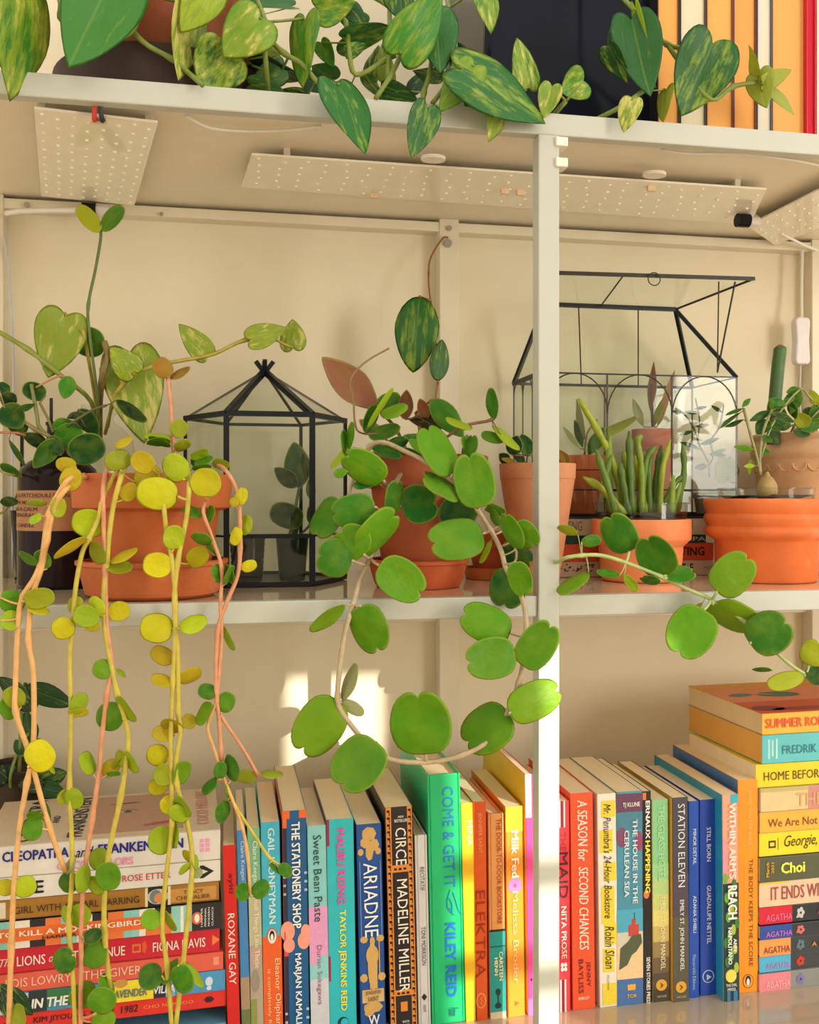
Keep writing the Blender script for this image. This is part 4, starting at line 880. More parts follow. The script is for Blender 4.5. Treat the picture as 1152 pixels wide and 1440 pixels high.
WHT = (238, 234, 224); BLK = (28, 26, 28)
def penguin(b, y, a, ry, ra):
    b.e(y, a, ry, ra, (226, 100, 48), name='oval_emblem') ; b.e(y, a, ry * .82, ra * .78, WHT); b.e(y - ry * .1, a, ry * .62, ra * .5, BLK); b.e(y + ry * .1, a, ry * .42, ra * .28, WHT)

b = Up(313, 330.5, 1189, 321, (216, 36, 34), 'thin red paperback next to the left stack of books', GL, d=.125)
b.t('ayiti', 1229, 1257, .3, .8, (96, 16, 22)); b.t('ROXANE GAY', 1285, 1385, .25, .8, (244, 214, 200))
b = Up(332.5, 345, 1168, 341, (70, 132, 190), 'thin mid-blue paperback beside the thin red one', GL, d=.125)
b.p(1375, 1450, 0, 1, (170, 140, 112)); b.t('Claire Keegan', 1183, 1238, .3, .85, (196, 214, 226)); b.p(1420, 1450, 0, 1, (110, 120, 70))
b = Up(347.5, 365, 1165, 354, (116, 180, 140), 'thin green paperback with pastoral lower spine', GL, d=.125)
b.p(1262, 1330, 0, 1, (190, 184, 150)); b.p(1330, 1450, 0, 1, (178, 160, 140)); b.p(1405, 1450, 0, .5, (140, 150, 80)); b.e(1345, .5, 14, .4, (196, 160, 150)); b.e(1380, .4, 16, .35, (150, 140, 120))
b.t('Claire Keegan', 1183, 1244, .3, .8, (226, 234, 210)); b.t('Small Things Like These', 1258, 1362, .3, .8, (236, 226, 190))
b = Up(366.5, 393, 1157, 372, (64, 178, 206), 'sky blue paperback with orange lower half and bird oval', GL, d=.128)
b.p(1318, 1450, 0, 1, (232, 96, 36)); b.t('GAIL HONEYMAN', 1165, 1300, .36, .72, (206, 234, 232), bold=.02); penguin(b, 1318, .5, 12, .28)
b.t('Eleanor Oliphant', 1349, 1450, .55, .92, (244, 214, 170), bold=.004); b.t('is completely fine', 1363, 1452, .18, .42, (244, 200, 150), bold=.0)
b = Up(397, 430.5, 1141, 402, (24, 92, 144), 'tall dark blue paperback with orange corners and pink petals on the spine', GL, d=.15, side=(226, 100, 56))
b.p(1141, 1450, 0, .17, (40, 42, 66)); b.p(1141, 1165, 0, .17, (226, 100, 56)); b.p(1308, 1345, 0, .17, (220, 76, 56))
b.p(1141, 1152, 0, .3, (236, 104, 44)); b.p(1141, 1152, .7, 1, (236, 104, 44)); b.p(1152, 1160, 0, .14, (236, 104, 44))
for y, a, ry, ra in ((1310, .15, 14, .3), (1325, .82, 12, .26), (1330, .2, 10, .24), (1312, .9, 10, .2)): b.e(y, a, ry, ra, (240, 158, 136))
b.p(1298, 1316, 0, .18, (220, 76, 56)); b.p(1310, 1338, 0, .06, (220, 76, 56))
for y in (1228, 1240, 1252, 1420, 1432): b.p(y, y + 3, .88, 1, (170, 196, 220)); b.p(y + 4, y + 7, 0, .1, (170, 196, 220))
b.t('THE STATIONERY SHOP', 1156, 1306, .36, .72, (240, 240, 232), bold=.03); b.t('MARJAN KAMALI', 1341, 1440, .36, .70, (236, 238, 232), bold=.025)
b = Up(432, 458, 1162, 438, (134, 202, 200), 'pale teal paperback with pink block and grey foot', GL, d=.118)
b.p(1276, 1350, 0, 1, (226, 156, 198)); b.p(1346, 1378, 0, 1, (140, 206, 204)); b.p(1378, 1450, 0, 1, (204, 204, 210)); b.e(1350, .2, 8, .2, (226, 156, 198))
b.t('Sweet Bean Paste', 1175, 1297, .3, .74, (24, 66, 70), bold=.008); b.t('Durian Sukegawa', 1330, 1414, .32, .66, (160, 92, 140), bold=.0)
b = Up(459, 497, 1153, 464, (44, 186, 194), 'bright turquoise paperback with pink and yellow lettering', GL, d=.13, side=(150, 34, 74))
b.p(1153, 1190, 0, .1, (150, 34, 74)); b.p(1345, 1380, 0, .08, (150, 34, 74))
b.t('MALIBU RISING', 1166, 1273, .36, .66, (230, 74, 160), bold=.03); b.t('TAYLOR JENKINS REID', 1281, 1423, .36, .66, (236, 226, 64), bold=.03); b.e(1440, .5, 8, .2, (24, 60, 80)); b.e(1440, .55, 6, .14, (44, 186, 194))
b = Up(501, 536, 1160, 508, (26, 78, 150), 'royal blue paperback with gold leaves and a gold robed figure', GL, d=.128)
GO = (206, 164, 92)
for y, a, ry, ra in ((1174, .5, 10, .3), (1186, .35, 8, .22), (1190, .7, 9, .2), (1200, .5, 12, .16), (1199, .15, 5, .12), (1199, .85, 5, .12), (1322, .2, 5, .16), (1322, .85, 5, .16), (1376, .16, 6, .16), (1376, .88, 6, .16), (1418, .5, 8, .4), (1425, .35, 6, .2)): b.e(y, a, ry, ra, GO, n=7)
b.e(1325, .53, 6, .1, GO); b.e(1360, .52, 34, .19, GO); b.e(1345, .52, 14, .25, GO); b.p(1320, 1380, .78, .82, GO); b.p(1345, 1392, .40, .7, GO); b.p(1393, 1411, .08, .95, (212, 176, 116))
for a in (.1, .92): b.p(1212, 1318, a - .012, a + .012, (120, 156, 206))
b.t('ARIADNE', 1214, 1318, .24, .78, (236, 236, 230), bold=.004); b.t('JENNIFER', 1394, 1401, .2, .84, (120, 80, 40), flat=True); b.t('SAINT', 1402, 1409, .3, .74, (120, 80, 40), flat=True)
b.t('W', 1428, 1442, .3, .75, WHT, flat=True)
b = Up(541, 580, 1136, 549, (38, 34, 36), 'black paperback with orange Greek-key borders', GL, d=.128)
OR = (226, 138, 54)
b.p(1136, 1450, .03, .22, OR); b.p(1136, 1450, .80, .97, OR); b.p(1218, 1228, .22, .80, OR); b.p(1394, 1402, .22, .80, OR)
for k in range(32):
    for a in (.12, .885): b.p(1140 + k * 9.7, 1143 + k * 9.7, a - .055, a + .045, BLK, e=.0006, name='key_mark'); b.p(1140 + k * 9.7, 1147.5 + k * 9.7, a + .02, a + .045, BLK, e=.0006, name='key_mark')
for k in range(3): b.p(1222, 1225, .28 + k * .17, .38 + k * .17, BLK, e=.0007, name='key_mark'); b.p(1397, 1400, .28 + k * .17, .38 + k * .17, BLK, e=.0007, name='key_mark')
b.p(1411, 1424, .40, .64, OR, e=.0007); b.t('CIRCE', 1161, 1213, .3, .68, (240, 228, 210), bold=.008); b.t('MADELINE MILLER', 1233, 1390, .32, .68, (240, 228, 210), bold=.008)
b.t('AN', 1144, 1147, .4, .6, WHT, flat=True); b.t('BESTSELLER', 1149, 1153, .28, .74, WHT, flat=True); b.t('BACK', 1430, 1433, .4, .64, WHT, flat=True); b.t('BAY', 1435, 1438, .4, .64, WHT, flat=True)
b = Up(583, 600.5, 1175, 589, (206, 202, 198), 'slim pale grey hardback between the black and green books', GL, d=.125, hard=True)
b.t('RECITATIF', 1220, 1253, .36, .72, (90, 86, 84), bold=0); b.t('TONI MORRISON', 1304, 1358, .36, .72, (60, 58, 58), bold=0); b.e(1403, .5, 5, .22, BLK, n=4); b.t('KNOPF', 1414, 1424, .4, .62, (110, 106, 104))
b = Up(600.5, 647, 1090, 608, (22, 182, 112), 'tall thick green hardback with blue lettering', GL, d=.142, hard=True)
BL = (26, 112, 190)
b.t('COME & GET IT', 1108, 1250, .44, .78, BL, bold=.0); b.t('KILEY REID', 1300, 1405, .44, .76, (22, 110, 206), bold=.035)
for q in (((1254, .62), (1262, .56), (1272, .52), (1282, .56), (1290, .72)), ((1268, .5), (1266, .58), (1274, .66), (1286, .66)), ((1278, .5), (1280, .6), (1284, .68)), ((1258, .7), (1270, .78), (1284, .86), (1290, .96))):
    MB().tube(catmull([b.pt(b.F(y), a, .0006) for y, a in q], 4), .0004, 5).build('hand_drawing', 'print', b.cover, BL)
b.t('Putnam', 1420, 1432, .5, .8, (20, 90, 110), shear=.3)
b = Up(648.5, 664.5, 1130, 656, (252, 196, 36), 'slim yellow paperback between the green hardback and orange book', GL, d=.13, side=(120, 190, 60))
b.t('MINA', 1154, 1190, .45, .92, (250, 236, 190), bold=.01)
b = Up(665.5, 683.5, 1128, 668, (232, 92, 30), 'deep orange paperback with dark red lettering', GL, d=.13)
b.t('JENNIFER SAINT', 1143, 1200, .3, .66, (246, 176, 120), bold=0); b.t('ELEKTRA', 1253, 1375, .12, .86, (172, 46, 20), bold=.006); b.e(1408, .5, 11, .4, (250, 150, 90)); b.e(1408, .5, 9, .3, (232, 92, 30)); b.t('W', 1402, 1414, .4, .6, (250, 150, 90))
b = Up(686.5, 708.5, 1145, 690, (226, 152, 84), 'orange-tan paperback with teal foot and tiny key', GL, d=.12, hard=True)
b.p(1310, 1424, 0, 1, (28, 146, 136)); b.p(1308, 1311, 0, 1, BLK); b.p(1331, 1333, 0, 1, (16, 90, 84)); b.p(1424, 1450, 0, 1, (212, 190, 150))
b.t('THE DOOR-TO-DOOR BOOKSTORE', 1152, 1300, .5, .8, (168, 60, 34), bold=.01); b.t('CARSTEN', 1339, 1380, .58, .82, (236, 220, 170), bold=.03); b.t('HENN', 1347, 1372, .28, .5, (236, 220, 170), bold=.03)
b.e(1396, .5, 5, .16, (20, 50, 50)); b.p(1396, 1416, .46, .54, (20, 50, 50)); b.e(1415, .5, 4, .2, (20, 50, 50))
b = Up(711, 734.5, 1135, 715, (240, 146, 44), 'orange paperback with pink dot and yellow head, near the post', GL, d=.128)
b.p(1135, 1170, 0, 1, (250, 214, 30)); b.t('Milk Fed', 1168, 1235, .3, .74, (250, 232, 206), bold=.03); b.e(1246, .5, 11, .42, (236, 120, 176)); b.e(1246, .5, 3, .1, (200, 80, 120)); b.t('Melissa Broder', 1254, 1384, .34, .66, (248, 196, 146), bold=.004); b.e(1412, .5, 4, .16, (200, 96, 40), n=3)
b = Up(738.5, 749, 1089, 743, (232, 72, 146), 'tall yellow-fronted book with slim pink spine left of the post', GL, d=.15, side=(250, 204, 44))
b.p(1089, 1150, 0, .8, (246, 226, 214)); b.p(1405, 1450, 0, 1, (236, 110, 180)); b.e(1378, .5, 2, .12, BLK)
# right of the post
b = Up(768, 800.5, 1128, 770, (226, 56, 64), 'red paperback partly hidden by the right side of the post', GR, d=.128)
for a in (.56, .66, .76): b.p(1128, 1165, a, a + .05, WHT if a != .66 else BLK); b.p(1380, 1430, a, a + .05, WHT if a != .66 else BLK)
b.t('THE', 1172, 1198, .62, .84, (150, 30, 46), bold=0); b.t('MAID', 1200, 1265, .54, .92, (64, 20, 44), bold=0); b.t('NITA PROSE', 1276, 1350, .62, .84, (246, 216, 200), bold=.02)
for dy, da in ((-3, -.07), (-3, .07), (3, -.07), (3, .07)): b.e(1362 + dy, .72 + da, 3, .07, WHT, n=8)
b = Up(802, 833.5, 1116, 806, (238, 88, 48), 'orange-red paperback with curling white title', GR, d=.128)
b.t('A SEASON for', 1126, 1212, .30, .74, (250, 222, 200), bold=.02, shear=.15); b.t('SECOND CHANCES', 1220, 1337, .32, .74, (250, 222, 200), bold=.02, shear=.15); b.t('JENNY', 1354, 1390, .58, .80, (120, 30, 40), bold=.01); b.t('BAYLISS', 1350, 1398, .26, .48, (120, 30, 40), bold=.01); b.t('BERKLEY', 1403, 1407, .24, .74, (250, 220, 200), flat=True)
b = Up(840, 866, 1117, 844, (236, 228, 210), 'white paperback with yellow brush patches and handwritten black title', GR, d=.128)
for y0, y1, a0, a1 in ((1127, 1150, .2, .95), (1168, 1200, .1, .8), (1214, 1240, .3, .95), (1248, 1300, .15, .85), (1300, 1330, .3, .95), (1335, 1368, .2, .8), (1384, 1414, .15, .9)): b.p(y0, y1, a0, a1, (240, 212, 60))
b.t("Mr. Penumbra's 24-Hour Bookstore", 1131, 1292, .3, .72, (44, 40, 34), bold=0, shear=.3); b.t('Robin Sloan', 1303, 1363, .3, .8, (44, 40, 34), bold=0, shear=.3); b.t('PICADOR', 1372, 1393, .4, .5, (140, 120, 60))
b = Up(867, 903.5, 1114, 868, (76, 146, 170), 'teal and purple paperback with red house on a cliff above the sea', GR, d=.128, side=(122, 164, 118))
b.p(1117, 1143, 0, 1, (106, 62, 92)); b.p(1143, 1168, 0, 1, (70, 130, 152)); b.e(1185, .86, 14, .14, (150, 66, 110)); b.e(1178, .2, 14, .2, (130, 70, 110)); b.p(1280, 1312, 0, 1, (76, 168, 196)); b.p(1312, 1332, 0, 1, (206, 200, 180)); b.p(1332, 1378, 0, 1, (236, 202, 150)); b.p(1378, 1425, 0, 1, (72, 112, 168))
b.spot(b.F(1334), .52, 30 / (b.yb - b.top), .44, (84, 92, 64), pts=[(-1, 1.0), (-.9, 0), (-.2, -.3), (.1, -.55), (.9, -.6), (1, -.2), (.5, .2), (.1, .35), (-.3, .8)]); b.p(1302, 1318, .44, .84, (196, 70, 56)); b.p(1294, 1302, .56, .72, (196, 70, 56)); b.p(1285, 1296, .66, .68, (60, 40, 40))
b.t('TJ KLUNE', 1129, 1137, .22, .88, WHT, flat=True, bold=.03); b.t('THE HOUSE IN THE', 1153, 1272, .60, .78, (226, 234, 230), bold=.02); b.t('CERULEAN SEA', 1168, 1262, .28, .46, (226, 234, 230), bold=.02); b.t('TOR', 1399, 1404, .36, .74, (240, 176, 60), flat=True, bold=.03); b.p(1386, 1394, .4, .7, (240, 176, 60))
b = Up(904, 915.5, 1113, 905, (34, 32, 34), 'slim black paperback with yellow lower title', GR, d=.122, side=(196, 96, 50))
b.p(1115, 1125, 0, .4, (226, 120, 50)); b.t('ERNAUX', 1126, 1180, .3, .84, WHT, bold=.04); b.t('HAPPENING', 1182, 1256, .25, .85, (240, 232, 60), bold=.04); b.e(1258, .4, 6, .34, (240, 120, 60)); b.t('SEVEN STORIES PRESS', 1346, 1412, .35, .8, WHT, bold=.03)
b = Up(917, 939.5, 1125, 919, (136, 200, 140), 'paperback fading from pale green to dark brown', GR, d=.128, side=(222, 150, 74))
for i, c in enumerate(((150, 206, 140), (176, 206, 130), (200, 206, 120), (222, 208, 118), (200, 178, 100), (150, 128, 80), (110, 92, 64), (84, 72, 54), (66, 60, 48))): b.p(1215 + 22 * i, 1237 + 22 * i if i < 8 else 1420, 0, 1, c)
b.t('THE GLASS HOTEL', 1133, 1240, .36, .74, (176, 222, 170), bold=0); b.t('EMILY ST. JOHN MANDEL', 1262, 1364, .36, .74, (240, 226, 180), bold=.01); b.e(1386, .5, 8, .34, (226, 164, 46)); b.t('A', 1382, 1390, .42, .6, (90, 60, 30)); b.t('VINTAGE', 1400, 1403, .2, .8, (200, 180, 140), flat=True)
b = Up(945.5, 967.5, 1122, 947, (70, 70, 82), 'dark slate paperback with large white title and yellow disc', GR, d=.132, side=(244, 174, 60), Y=.866)
b.p(1290, 1425, 0, 1, (88, 84, 68)); b.p(1230, 1290, 0, 1, (76, 68, 80)); b.t('STATION ELEVEN', 1131, 1248, .34, .78, (226, 226, 222), bold=.006); b.t('EMILY ST. JOHN MANDEL', 1266, 1366, .36, .7, (222, 222, 210), bold=.02); b.e(1389, .5, 8, .34, (226, 164, 46)); b.t('A', 1385, 1393, .42, .6, (90, 60, 30)); b.t('VINTAGE', 1401, 1404, .2, .8, (200, 180, 140), flat=True)
b = Up(968.5, 983, 1127, 969, (26, 78, 176), 'slim blue paperback with small white serif title', GR, d=.125, page=(240, 224, 190))
b.t('MINOR DETAIL', 1166, 1216, .4, .72, (214, 224, 236), bold=.01); b.t('ADANIA SHIBLI', 1260, 1312, .4, .72, (214, 224, 236), bold=.01); b.t('Fitzcarraldo Editions', 1343, 1392, .35, .66, (170, 196, 226), bold=0)
b = Up(984, 1006.5, 1125, 985, (22, 66, 164), 'wider dark blue paperback with round ship emblem', GR, d=.125, Y=.872, page=(240, 224, 190))
b.t('STILL BORN', 1164, 1212, .42, .68, (220, 228, 238), bold=.01); b.t('GUADALUPE NETTEL', 1246, 1328, .42, .68, (220, 228, 238), bold=.01); b.e(1374, .5, 9, .36, (190, 206, 226)); b.e(1374, .5, 8, .31, (22, 66, 164)); b.e(1375, .5, 5, .2, (190, 206, 226), n=3); b.p(1378, 1380, .3, .7, (190, 206, 226))
b = Up(1016, 1038, 1118, 1018, (236, 166, 136), 'peach and dark green floral paperback with white block title', GR, d=.15, side=(44, 160, 190), Y=.858)
b.p(1243, 1410, 0, 1, (26, 58, 56)); b.p(1118, 1130, .5, 1, (60, 176, 196)); b.p(1180, 1243, 0, .3, (240, 150, 160))
for i in range(16): b.e(1236 + i * 9, .15 + .8 * ((i * 37) % 10) / 10, 8, .16, ((110, 176, 60), (60, 120, 60), (170, 190, 70))[i % 3], n=7)
b.e(1373, .45, 9, .34, (240, 220, 90)); b.p(1394, 1410, .2, .4, (60, 120, 170)); b.p(1394, 1410, .6, .85, (60, 120, 170))
b.t("WITHIN ARM'S", 1129, 1236, .36, .8, (246, 226, 214), bold=.035); b.t('REACH', 1245, 1293, .24, .84, WHT, bold=.05); b.t('ANN', 1320, 1338, .58, .8, WHT, bold=.04); b.t('NAPOLITANO', 1304, 1356, .24, .5, WHT, bold=.04); b.t('THE DIAL', 1383, 1387, .1, .8, WHT, flat=True); b.t('PRESS', 1389, 1393, .2, .7, WHT, flat=True)
b = Up(1038, 1066, 1097, 1038, (248, 154, 34), 'tall bright orange paperback beside the right stack', GR, d=.14, side=(74, 124, 178))
b.t('THE BODY KEEPS THE SCORE', 1209, 1360, .54, .74, (106, 62, 24), bold=.006); b.t('BESSEL VAN DER KOLK', 1112, 1190, .5, .66, (252, 196, 110), bold=0); b.t('MIND, BRAIN AND BODY IN THE TRANSFORMATION OF TRAUMA', 1208, 1360, .3, .4, (252, 186, 90), bold=0)
b.e(1381, .5, 10, .27, (120, 70, 30)); b.e(1381, .5, 9, .24, (250, 160, 46)); b.e(1380, .5, 7, .14, BLK); b.e(1382, .5, 5, .08, WHT)

# flat stacks -----------------------------------------------------------
class Flat(Book):
    """lies flat; its spine's visible end is at pixel x = xe"""
    def __init__(s, xe, ytop, ybot, cover, label, group, length=.2, right_end=True, Y=.87, d=.128, yaw=0, z=None, **k):
        e = P(xe, ybot, Y); h = P(xe, ytop, Y).z - e.z
        s.px_off = 0; ca, sa = math.cos(yaw), math.sin(yaw)
        loc = V3((e.x - length * ca, Y - length * sa, e.z)) if right_end else V3(e)
        if z is not None: loc.z = z
        s.loc0, s.ca, s.sa = V3(loc), ca, sa
        super().__init__(length, d, h, loc, (0, 0, yaw), cover, label, group, False, **k)
    def X(s, px):
        """fraction along the spine seen at pixel column px"""
        r = (px - 576) / F; dx, dy = st + r * ct, ct - r * st
        t = (s.loc0.x * s.sa - s.loc0.y * s.ca) / (dx * s.sa - dy * s.ca)
        return ((t * dx - s.loc0.x) * s.ca + (t * dy - s.loc0.y) * s.sa) / s.w
    def t(s, txt, x0, x1, a0, a1, col, **k): return s.text(txt, s.X(x0), s.X(x1), a0, a1, col, **k)
    def p(s, x0, x1, a0, a1, col, **k): return s.panel(max(0, s.X(x0)), min(1, s.X(x1)), a0, a1, col, **k)
    def e(s, x, a, rx, ra, col, **k): return s.spot(s.X(x), a, rx / (300 / .2) / s.w * 1.1, ra, col, **k)
GS = 'books stacked flat at the left'; GT = 'books stacked flat at the right'
YA = math.radians(2.6)
rows = [(310, 1167, 1208), (310, 1209, 1238.5), (308, 1239.5, 1266), (312, 1267, 1303.5), (309, 1304.5, 1337), (314, 1338, 1362.5), (317, 1363.5, 1392), (318, 1393, 1415.5), (318, 1416.5, 1450)]
# the nine books rest on each other from the shelf up: scale their thicknesses to fit exactly
YS = .872
mpp = M2(YS, 312); zt_ = P(310, 1167, YS).z; zs_ = [zt_ - (r[2] - 1167) * mpp for r in rows]; zs_[-1] = Z_LOW
def stack(i, cover, label, length, d, **k):
    xe, yt, yb = rows[i]; top = zt_ if i == 0 else zs_[i - 1] - .0003
    b = Flat(xe, yt, yb, cover, label, GS, length, True, YS + random.uniform(-.0015, .0015), d, YA, z=zs_[i], **k)
    return b, top
def S(i, *a, **k):
    global rows
    b, _ = stack(i, *a, **k); return b
b = S(0, (226, 220, 208), 'thick white paperback with blue title on top of the left stack', .2, .128, page=(214, 200, 170))
b.t('CLEOPATRA', 3, 97, .50, .84, (24, 34, 128), bold=.035); b.t('and', 106, 132, .46, .80, (30, 30, 90), shear=.4); b.t('FRANKENSTEIN', 138, 258, .50, .84, (22, 30, 140), bold=.035); b.t('COCO MELLORS', 80, 188, .08, .36, (238, 150, 184), bold=.035)
for k in range(2):
    for j in range(3): b.p(281 + 8 * k, 287 + 8 * k, .30 + .16 * j, .42 + .16 * j, (238, 160, 196))
hh = b.h + .0004; L_ = b.w
def on_top(b, name, x0, x1, y0, y1, col, e=.0003): return MB().box((x0 * b.w, y0 * b.d, b.h), (x1 * b.w, y1 * b.d, b.h + e)).build(name, 'print', b.cover, col)
on_top(b, 'cover_print', .003, .997, .01, .99, (224, 206, 178), .0002)
on_top(b, 'cover_art', .44, .84, .10, .93, (196, 158, 132), .0004); on_top(b, 'cover_art', .78, .84, .45, .93, (200, 196, 200), .0005)
def blob(b, cx, cy, rx, ry, col, e, rot=0):
    q = [(cx * b.w + (math.cos(t) * rx * math.cos(rot) - math.sin(t) * ry * math.sin(rot)) * b.w, cy * b.d + (math.cos(t) * rx * math.sin(rot) + math.sin(t) * ry * math.cos(rot)) * b.w, b.h + e) for t in [2 * math.pi * k / 20 for k in range(20)]]
    return MB().slab(q, V3((0, 0, .00004))).build('cover_art', 'print', b.cover, col)
blob(b, .58, .56, .055, .03, (176, 136, 112), .0005); blob(b, .58, .54, .045, .016, (206, 190, 170), .0006); blob(b, .59, .54, .02, .016, (90, 110, 92), .0007); blob(b, .59, .54, .009, .009, BLK, .0008); blob(b, .57, .74, .07, .008, (120, 84, 66), .0006, .1)
blob(b, .74, .24, .08, .018, (186, 92, 84), .0006, .25); blob(b, .80, .66, .03, .03, (120, 120, 120), .0006)
for t_, x, y0, y1, hgt, cl in (('CLEOPATRA', .20, .06, .96, .065, (26, 26, 60)), ('AND', .29, .4, .56, .028, (26, 26, 60)), ('FRANKENSTEIN', .41, .08, .95, .065, (26, 26, 60)), ('COCO MELLORS', .955, .14, .92, .055, (226, 150, 150))):
    lettering('lettering', t_, (x * b.w, y0 * b.d, hh + .0002), (0, 1, 0), (-1, 0, 0), (y1 - y0) * b.d, hgt * b.w, b.cover, cl, .02)
b = S(1, (228, 222, 210), 'white paperback with red author name, second in the left stack', .2, .128)
b.t('RIPE', 5, 62, .2, .78, (22, 22, 24), bold=.04); b.t('SARAH ROSE ETTER', 128, 240, .36, .66, (206, 60, 66), bold=.01)
b.spot(b.X(291), .5, .03, .3, BLK, pts=[(-1, 1), (-.5, 1), (1, 0), (-.5, -1), (-1, -1), (-1, -.55), (.2, 0), (-1, .55)])
b = S(2, (166, 116, 44), 'gold-brown paperback with small portrait on its spine', .198, .128)
b.p(-30, 8, .1, .9, (224, 214, 190)); b.p(204, 208, 0, 1, (230, 214, 170)); b.p(208, 239, 0, 1, (34, 30, 30)); b.p(236, 240, 0, 1, (230, 214, 170)); b.p(240, 304, .1, .8, (200, 146, 72)); b.e(222, .5, 12, .4, (206, 196, 170)); b.e(219, .5, 7, .36, (110, 130, 130)); b.e(224, .42, 6, .26, (226, 140, 84))
b.t('GIRL WITH A PEARL EARRING', 20, 196, .28, .64, (60, 36, 20), bold=0); b.t('TRACY', 258, 286, .5, .7, (120, 76, 30)); b.t('CHEVALIER', 248, 296, .2, .42, (120, 76, 30))
b = S(3, (40, 40, 44), 'paperback with orange band over black, teal and white stripes', .2, .128)
cs = [(236, 120, 60), (236, 228, 210), (130, 200, 190), (40, 38, 40), (236, 228, 210), (236, 120, 60), (40, 38, 40), (140, 206, 196)]
for k in range(24): b.p(-24 + k * 11, -24 + k * 11 + 11, 0, 1, cs[(k * 5) % 8])
b.p(-25, 205, .26, .74, (232, 112, 44)); b.p(205, 241, .0, .74, (232, 118, 60)); b.p(241, 270, 0, 1, (150, 206, 190)); b.p(254, 258, 0, 1, WHT); b.p(270, 313, 0, 1, (40, 38, 42)); b.e(277, .48, 6, .24, (226, 100, 48)); b.e(277, .48, 3, .17, WHT)
for k, t_ in enumerate(('HARPER', 'PERENNIAL', 'MODERN', 'CLASSICS')): lettering('lettering', t_, b.pt(b.X(285 + 5 * k), .14, .002), (0, 0, 1), (-1, 0, 0), .72 * b.h, .0016, b.cover, WHT, .01)
b.t('TO KILL A MOCKINGBIRD', -4, 200, .46, .66, (250, 226, 200), bold=.03); b.t('HARPER LEE', 60, 132, .28, .4, (90, 40, 24), bold=.03)
b = S(4, (206, 34, 54), 'crimson paperback with cream title in the left stack', .202, .128)
b.t('The', 0, 20, .3, .62, (244, 196, 190), shear=.4); b.t('LIONS', 24, 64, .26, .66, (244, 226, 214), bold=.01); b.t('of', 69, 80, .3, .66, (244, 196, 190), shear=.4); b.t('FIFTH AVENUE', 86, 176, .26, .66, (244, 226, 214), bold=.01); b.t('FIONA DAVIS', 215, 289, .26, .66, (244, 226, 214), bold=.01)
b.p(186, 198, .3, .66, (220, 120, 60)); b.p(188, 196, .38, .58, (206, 34, 54)); b.e(203, .5, 3, .3, (220, 90, 50), n=5); b.e(302, .5, 6, .26, (236, 130, 60), n=3)
b = S(5, (224, 98, 76), 'slim coral paperback with pale lettering in the left stack', .204, .13)
b.t('LOIS LOWRY', 8, 100, .28, .76, (244, 196, 170), bold=0); b.t('THE GIVER', 117, 199, .28, .76, (244, 196, 170), bold=0); b.p(300, 308, .3, .75, (236, 150, 120))
b = S(6, (76, 150, 196), 'blue paperback with patchwork yellow and teal spine in the left stack', .206, .13)
b.p(-24, 40, .05, .95, (206, 196, 200)); b.p(40, 66, 0, 1, (40, 56, 56)); b.p(66, 106, .15, 1, (50, 120, 76)); b.p(72, 92, 0, .45, (64, 140, 170)); b.p(106, 130, 0, 1, (190, 150, 120)); b.p(155, 216, 0, 1, (238, 214, 50)); b.e(170, .9, 8, .2, (200, 150, 70)); b.p(216, 233, 0, .8, (36, 40, 64)); b.p(233, 246, .0, .4, (120, 170, 206))
b.t('IN THE', 44, 97, .2, .66, (240, 238, 226), bold=.04, shear=.15); b.t('LAVENDER', 156, 207, .22, .6, (96, 120, 120), bold=.03, shear=.15); b.t('VILLA', 216, 246, .22, .6, (226, 230, 226), bold=.03, shear=.15); b.e(294, .52, 4.5, .22, (206, 224, 234)); b.e(294, .2, 3, .1, (206, 224, 234))
b = S(7, (222, 50, 42), 'vermilion paperback with black and gold lettering near the foot of the left stack', .206, .13)
b.t('KIM JIYOUNG, BORN', 47, 160, .26, .7, (36, 24, 28), bold=.01, shear=.1); b.t('1982', 170, 194, .3, .74, (36, 24, 28), bold=.01, shear=.1); b.t('CHO NAM-JOO', 202, 272, .36, .62, (232, 160, 70), bold=.0); b.e(294, .52, 6, .2, (60, 20, 26), n=6); b.e(9, .3, 8, .3, BLK, n=5)
b = S(8, (96, 156, 186), 'blue-grey paperback at the very bottom of the left stack', .206, .13)

GX = [(1072, 1003, 1032.5), (1072, 1033.5, 1074), (1063, 1075, 1107.5), (1070, 1108.5, 1141.5), (1069, 1142.5, 1171.5), (1068, 1172.5, 1205), (1069, 1206, 1240.5), (1068, 1241.5, 1276), (1068, 1277, 1301), (1069, 1302, 1321), (1068, 1322, 1345.5), (1068, 1346.5, 1368.5), (1068, 1369.5, 1394)]
YT = .868
mq = M2(YT, 1068); z1 = Z_LOW; n_ = len(GX)
zz_ = [Z_LOW + (1394.0 - g[2]) * mq for g in GX]
def T(i, cover, label, length=.2, d=.13, yaw=1.2, **k):
    g = GX[i]; b = Flat(g[0], g[1], g[2], cover, label, GT, length, False, YT + (i % 3) * .001, d, math.radians(yaw), z=zz_[i], **k); return b
b = T(0, (250, 184, 52), 'yellow book with orange title and patterned cover on top of the right stack', d=.145, page=(238, 208, 156), yaw=2)
b.t('SUMMER ROMANCE', 1076, 1196, .3, .76, (232, 96, 44), bold=.04)
on_top(b, 'cover_art', .0, 1, .0, .36, (206, 84, 50)); on_top(b, 'cover_art', .0, 1, .36, .78, (224, 140, 100), .00025); on_top(b, 'cover_art', .0, 1, .78, 1, (222, 150, 40))
